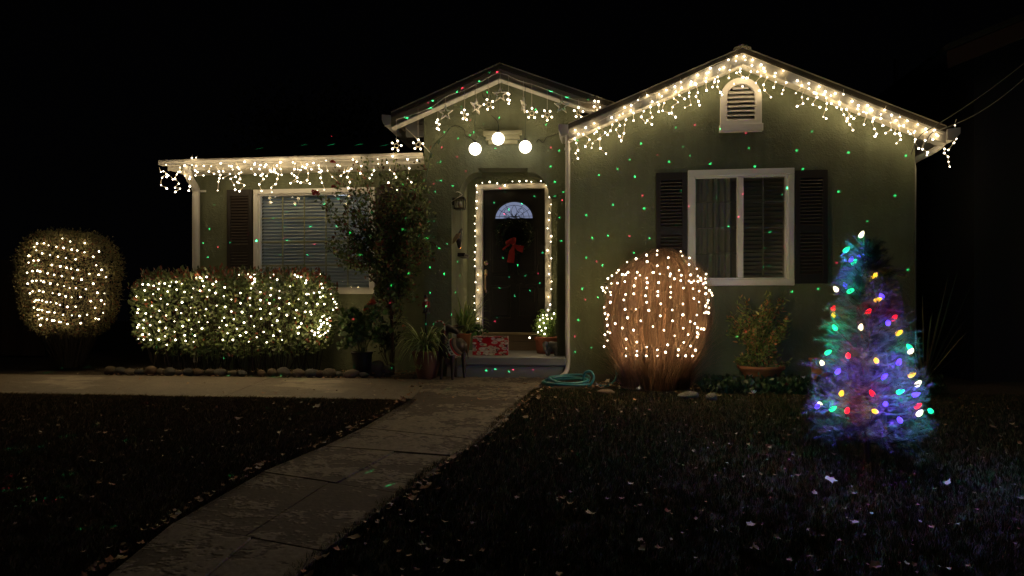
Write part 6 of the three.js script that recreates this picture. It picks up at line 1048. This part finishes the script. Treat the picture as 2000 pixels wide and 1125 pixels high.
// ------------------------------------------------------------------ the two laser projectors on the lawn, outside the frame, and their beams
{
  const proj = [V3(-3.2, 0.55, 8.6), V3(2.0, 0.1, 8.3)], names = ['laser light projector on a stake in the lawn left of the path', 'laser light projector on a stake in the lawn right of the path'];
  const casings = proj.map((p, i) => {
    const t = thing('laser_projector', names[i], 'projector'), g = gy(p.x, p.z);
    mesh('housing', new THREE.CylinderGeometry(0.06, 0.05, 0.13, 24, 1, true).rotateX(-Math.PI / 2).translate(p.x, p.y, p.z + 0.2), M.black, t);
    mesh('stake', cyl(0.012, 0.012, p.y - g + 0.1, 8, p.x, (p.y + g) / 2 - 0.1, p.z + 0.2), M.black, t);
    return t;
  });
  const green = new THREE.Color().setRGB(0.03, 1, 0.3), red = new THREE.Color().setRGB(1, 0.04, 0.12);
  // every beam leaves through a hole of its own in the front plate of its projector
  const want = [[], []];
  const beam = (which, target, red_, k) => want[which].push({ target, red_, k });
  // dots on the wide gable's wall
  const W = (list, z, which = 0) => list.forEach(([px, py, k, rd]) => beam(which, onZ(px, py, z), rd, k));
  W([[1252, 280, 1], [1307, 316, 1], [1387, 320, 1], [1240, 345, 1], [1170, 342, 0.8], [1206, 330, 0.5], [1230, 312, 0.4], [1320, 249, 0.4], [1334, 287, 0.3], [1348, 304, 0.4], [1463, 289, 0.5], [1474, 325, 1.2], [1556, 294, 0.9], [1657, 298, 0.9], [1769, 304, 0.8], [1568, 330, 0.7], [1638, 374, 0.9], [1748, 382, 0.8], [1586, 257, 0.5], [1284, 302, 0.3, 1], [1357, 244, 0.7, 1], [1457, 260, 0.5, 1], [1255, 382, 0.6, 1], [1145, 420, 0.8], [1197, 400, 0.8], [1258, 407, 0.9], [1157, 465, 0.8], [1187, 460, 0.8], [1229, 461, 0.6, 1], [1238, 494, 0.8], [1145, 503, 0.5], [1177, 518, 0.8], [1165, 510, 0.5, 1], [1137, 564, 0.9], [1168, 581, 0.6], [1143, 585, 0.5, 1], [1129, 625, 0.8], [1122, 657, 0.6, 1], [1123, 687, 0.9], [1156, 680, 0.4], [1268, 465, 0.7], [1322, 440, 0.4], [1547, 570, 0.8], [1598, 564, 0.6], [1773, 527, 0.7], [1694, 432, 0.4], [1634, 513, 0.5, 1], [1128, 274, 0.6], [1411, 251, 0.6], [1348, 402, 0.5, 1], [1452, 379, 0.4, 1]], ZR);
  W([[1334, 373, 0.7], [1427, 374, 0.5], [1411, 443, 1], [1520, 381, 0.9], [1541, 367, 0.8], [1447, 423, 0.6, 1], [1386, 386, 0.6], [1494, 454, 0.8], [1480, 485, 0.8], [1492, 521, 1], [1530, 482, 0.7, 1], [1378, 508, 0.7]], ZR - 0.03);
  // on the entry wall and its gable
  W([[855, 197, 0.9], [861, 352, 0.8], [853, 353, 0.6], [884, 363, 0.9], [868, 258, 0.6], [918, 264, 0.5], [925, 258, 0.6], [895, 270, 0.5], [861, 316, 0.7], [967, 290, 0.5], [975, 230, 0.8], [951, 180, 0.7], [944, 242, 0.4], [901, 210, 0.6], [1067, 243, 0.6], [1075, 325, 0.8], [1092, 294, 0.7], [1100, 375, 0.5], [1084, 355, 0.9], [1102, 213, 0.9], [863, 288, 0.7, 1], [893, 306, 0.4, 1], [1076, 288, 0.6, 1], [918, 235, 0.4, 1], [910, 334, 0.4, 1], [847, 432, 0.7], [850, 374, 0.9], [846, 465, 0.7], [841, 460, 0.4], [855, 317, 0.5], [840, 522, 0.8], [873, 478, 0.6], [867, 535, 0.8], [840, 572, 0.6], [882, 615, 0.5], [906, 372, 0.4, 1], [847, 359, 0.6, 1], [1098, 391, 0.8, 1], [1093, 425, 0.5], [1096, 470, 0.5]], 0);
  W([[1036, 214, 0.9], [795, 230, 1], [843, 210, 0.9], [892, 180, 0.8], [936, 159, 0.8], [957, 142, 0.9], [1079, 178, 0.8], [1110, 190, 0.7], [1149, 194, 0.4], [971, 141, 1, 1], [903, 172, 0.8, 1], [836, 201, 0.4, 1]], eZ);
  // on the door and in the alcove, from the second projector
  W([[965, 396, 0.9], [1044, 383, 0.8], [985, 374, 0.5], [1020, 398, 0.6], [982, 504, 0.9], [1011, 518, 0.9], [1026, 538, 0.8], [1060, 493, 0.9], [1051, 534, 0.7, 1], [976, 562, 0.8], [1035, 568, 0.8], [1054, 553, 0.7], [1005, 577, 1], [970, 621, 0.5], [966, 628, 0.7, 1], [1031, 606, 0.5, 1], [995, 541, 0.3], [1068, 374, 1.2], [994, 409, 0.9], [985, 418, 0.6, 1]], ZD, 1);
  W([[892, 510, 0.9], [886, 568, 0.9], [899, 539, 0.4]], -0.5, 1);
  // step, path, walk, bed
  for (const [px, py, k, rd] of [[950, 706, 0.9], [998, 718, 0.6, 1], [1032, 715, 0.6, 1], [953, 726, 1], [1000, 730, 0.8], [725, 921, 0.9], [765, 947, 1.1], [878, 760, 0.6], [557, 733, 0.9], [497, 734, 1], [532, 735, 0.9], [452, 733, 0.7], [595, 741, 0.5], [290, 787, 1.1, 1], [60, 730, 0.6], [130, 719, 0.5], [326, 749, 0.5, 1], [505, 741, 0.5, 1], [110, 842, 0.6, 1], [123, 852, 0.9], [141, 851, 1], [250, 859, 0.9], [258, 858, 0.7], [286, 867, 1, 1], [274, 870, 0.6, 1], [83, 872, 0.8], [16, 876, 0.9], [45, 881, 0.9], [56, 879, 0.8], [363, 876, 0.8], [190, 830, 0.6], [200, 829, 0.6], [142, 925, 0.9], [20, 930, 0.8, 1], [14, 957, 1.2], [18, 953, 0.9, 1], [55, 949, 0.9, 1], [53, 952, 1], [75, 975, 0.7], [88, 974, 0.9], [109, 972, 1], [98, 977, 0.7, 1], [205, 1029, 0.9], [160, 1033, 0.8], [38, 979, 0.7], [133, 950, 0.6], [296, 840, 0.5], [460, 928, 0.7], [1045, 800, 0.7], [1042, 845, 0.6, 1], [1125, 885, 0.6], [585, 806, 0.6], [525, 797, 0.5]]) beam(px < 930 && px > 420 || px < 420 ? 0 : 1, onGround(px, py, py < 735 && px > 900 ? 0.1 : 0.01), rd, k * (py > 765 && !(px > 700 && px < 790 && py > 900) ? 0.22 : py > 900 ? 0.4 : 0.7));
  // on the low roof, the window, the hedge, the shrub and the tree behind
  const roofHit = (px, py) => { const d = dirOf(px, py); for (let t = 6; t < 20; t += 0.01) { const p = EYE.clone().addScaledVector(d, t); if (p.z < gz && p.y < lg.y1 + (gz - p.z) / 3.6 * 1.25) return p; } return onZ(px, py, -6); };
  for (const [px, py, k, rd] of [[592, 283, 1], [645, 283, 1], [700, 282, 1], [748, 284, 0.7], [565, 253, 0.6], [450, 258, 0.5], [505, 290, 0.6], [688, 191, 0.9], [655, 266, 0.5, 1], [460, 281, 0.5, 1], [444, 81, 0.9], [468, 130, 1.2], [420, 162, 0.6], [507, 150, 0.5], [395, 289, 0.9]]) beam(0, roofHit(px, py), rd, k * 1.6);
  W([[409, 447, 0.9], [397, 475, 0.8], [406, 502, 1], [425, 483, 0.5, 1], [418, 400, 0.3]], ZL);
  W([[449, 474, 0.8], [484, 457, 0.6, 1]], ZL + 0.03);
  W([[509, 470, 1.2], [560, 469, 1.2], [538, 427, 0.9], [552, 443, 0.7], [605, 442, 1], [601, 498, 1], [576, 400, 0.7], [560, 415, 0.7], [548, 498, 0.4], [652, 498, 1], [633, 398, 0.9], [554, 465, 0.6, 1], [614, 477, 0.6, 1], [657, 442, 0.8], [660, 388, 0.8], [706, 423, 0.8]], ZL - 0.09);
  W([[681, 454, 0.9], [719, 416, 0.8], [804, 372, 1], [794, 426, 0.8], [791, 448, 0.8], [843, 486, 0.8], [791, 534, 1], [761, 557, 0.9], [786, 590, 1], [832, 598, 1.4], [780, 360, 0.6], [705, 498, 0.9], [722, 462, 0.8], [830, 633, 0.8], [757, 592, 0.6, 1], [699, 623, 0.5, 1], [774, 692, 0.9], [700, 715, 0.9], [760, 719, 0.7], [808, 691, 0.8], [776, 701, 1.2], [836, 706, 0.6], [681, 600, 0.8], [675, 651, 0.8]], 0.2);
  W([[504, 679, 0.9], [364, 653, 1], [408, 653, 0.9], [325, 627, 0.7], [478, 585, 0.8], [524, 586, 0.6], [380, 702, 0.9], [280, 680, 0.9]], 0.36);
  W([[249, 545, 0.7, 1], [70, 518, 0.6]], 0.3);
  W([[1240, 707, 1], [1246, 706, 0.8], [1280, 708, 0.6, 1], [1309, 725, 1], [1455, 667, 0.8], [1470, 657, 0.5, 1], [1505, 720, 1], [1227, 646, 0.5]], 0.95, 1);
  const GAP = 0.0042, THROAT = 0.13;
  want.forEach((list, which) => {
    const n = Math.ceil(Math.sqrt(list.length)), from = proj[which], rings = [];
    for (const b of list) { const d = b.target.clone().sub(from).normalize(); b.u = Math.atan2(d.x, -d.z); b.v = d.y; }
    list.sort((a, b) => a.u - b.u);     // columns from left to right, each column from top to bottom, so that beams part and never cross
    for (let c = 0; c * n < list.length; c++) list.slice(c * n, c * n + n).sort((a, b) => b.v - a.v).forEach((b, i) => {
      b.p = from.clone().add(V3((c - n / 2) * GAP, (n / 2 - i) * GAP, THROAT)); b.d = b.target.clone().sub(b.p); b.L = b.d.length(); b.d.normalize(); b.c = b.p.clone().addScaledVector(b.d, THROAT);
    });
    for (const b of list) {
      const rad = (b.k < 0.25 ? 0.009 : 0.017) * 0.62 * (0.8 + 0.3 * Math.min(1, b.k)), hole = THROAT * rad / b.L;
      rings.push(new THREE.RingGeometry(hole, THROAT * 0.0093, 14, 1).applyQuaternion(new THREE.Quaternion().setFromUnitVectors(V3(0, 0, 1), b.d)).translate(b.c.x, b.c.y, b.c.z));
      const l = new THREE.SpotLight(b.red_ ? red : green, (b.k < 0.25 ? 130 : 40) * b.k * b.L * b.L, 0, 0.0087, 0.1, 2);
      l.position.copy(b.p); l.target.position.copy(b.target); l.castShadow = true; l.shadow.radius = 0.003; l.name = 'laser_beam'; scene.add(l, l.target); lights.push(l);
    }
    mesh('aperture_plate', rings, M.black, casings[which]);
  });
}
// ------------------------------------------------------------------ settle every group on its own base, then shadows
for (const o of [...scene.children]) {
  if (!o.isGroup || o.position.lengthSq() > 0 || !o.children.length) continue;
  const b = new THREE.Box3().setFromObject(o); if (!isFinite(b.min.x)) continue;
  const c = V3((b.min.x + b.max.x) / 2, b.min.y, (b.min.z + b.max.z) / 2);
  o.position.copy(c); for (const k of o.children) k.position.sub(c);
}
scene.traverse((o) => { if (o.isMesh) { o.castShadow = true; o.receiveShadow = true; } });
renderer.render(scene, camera);
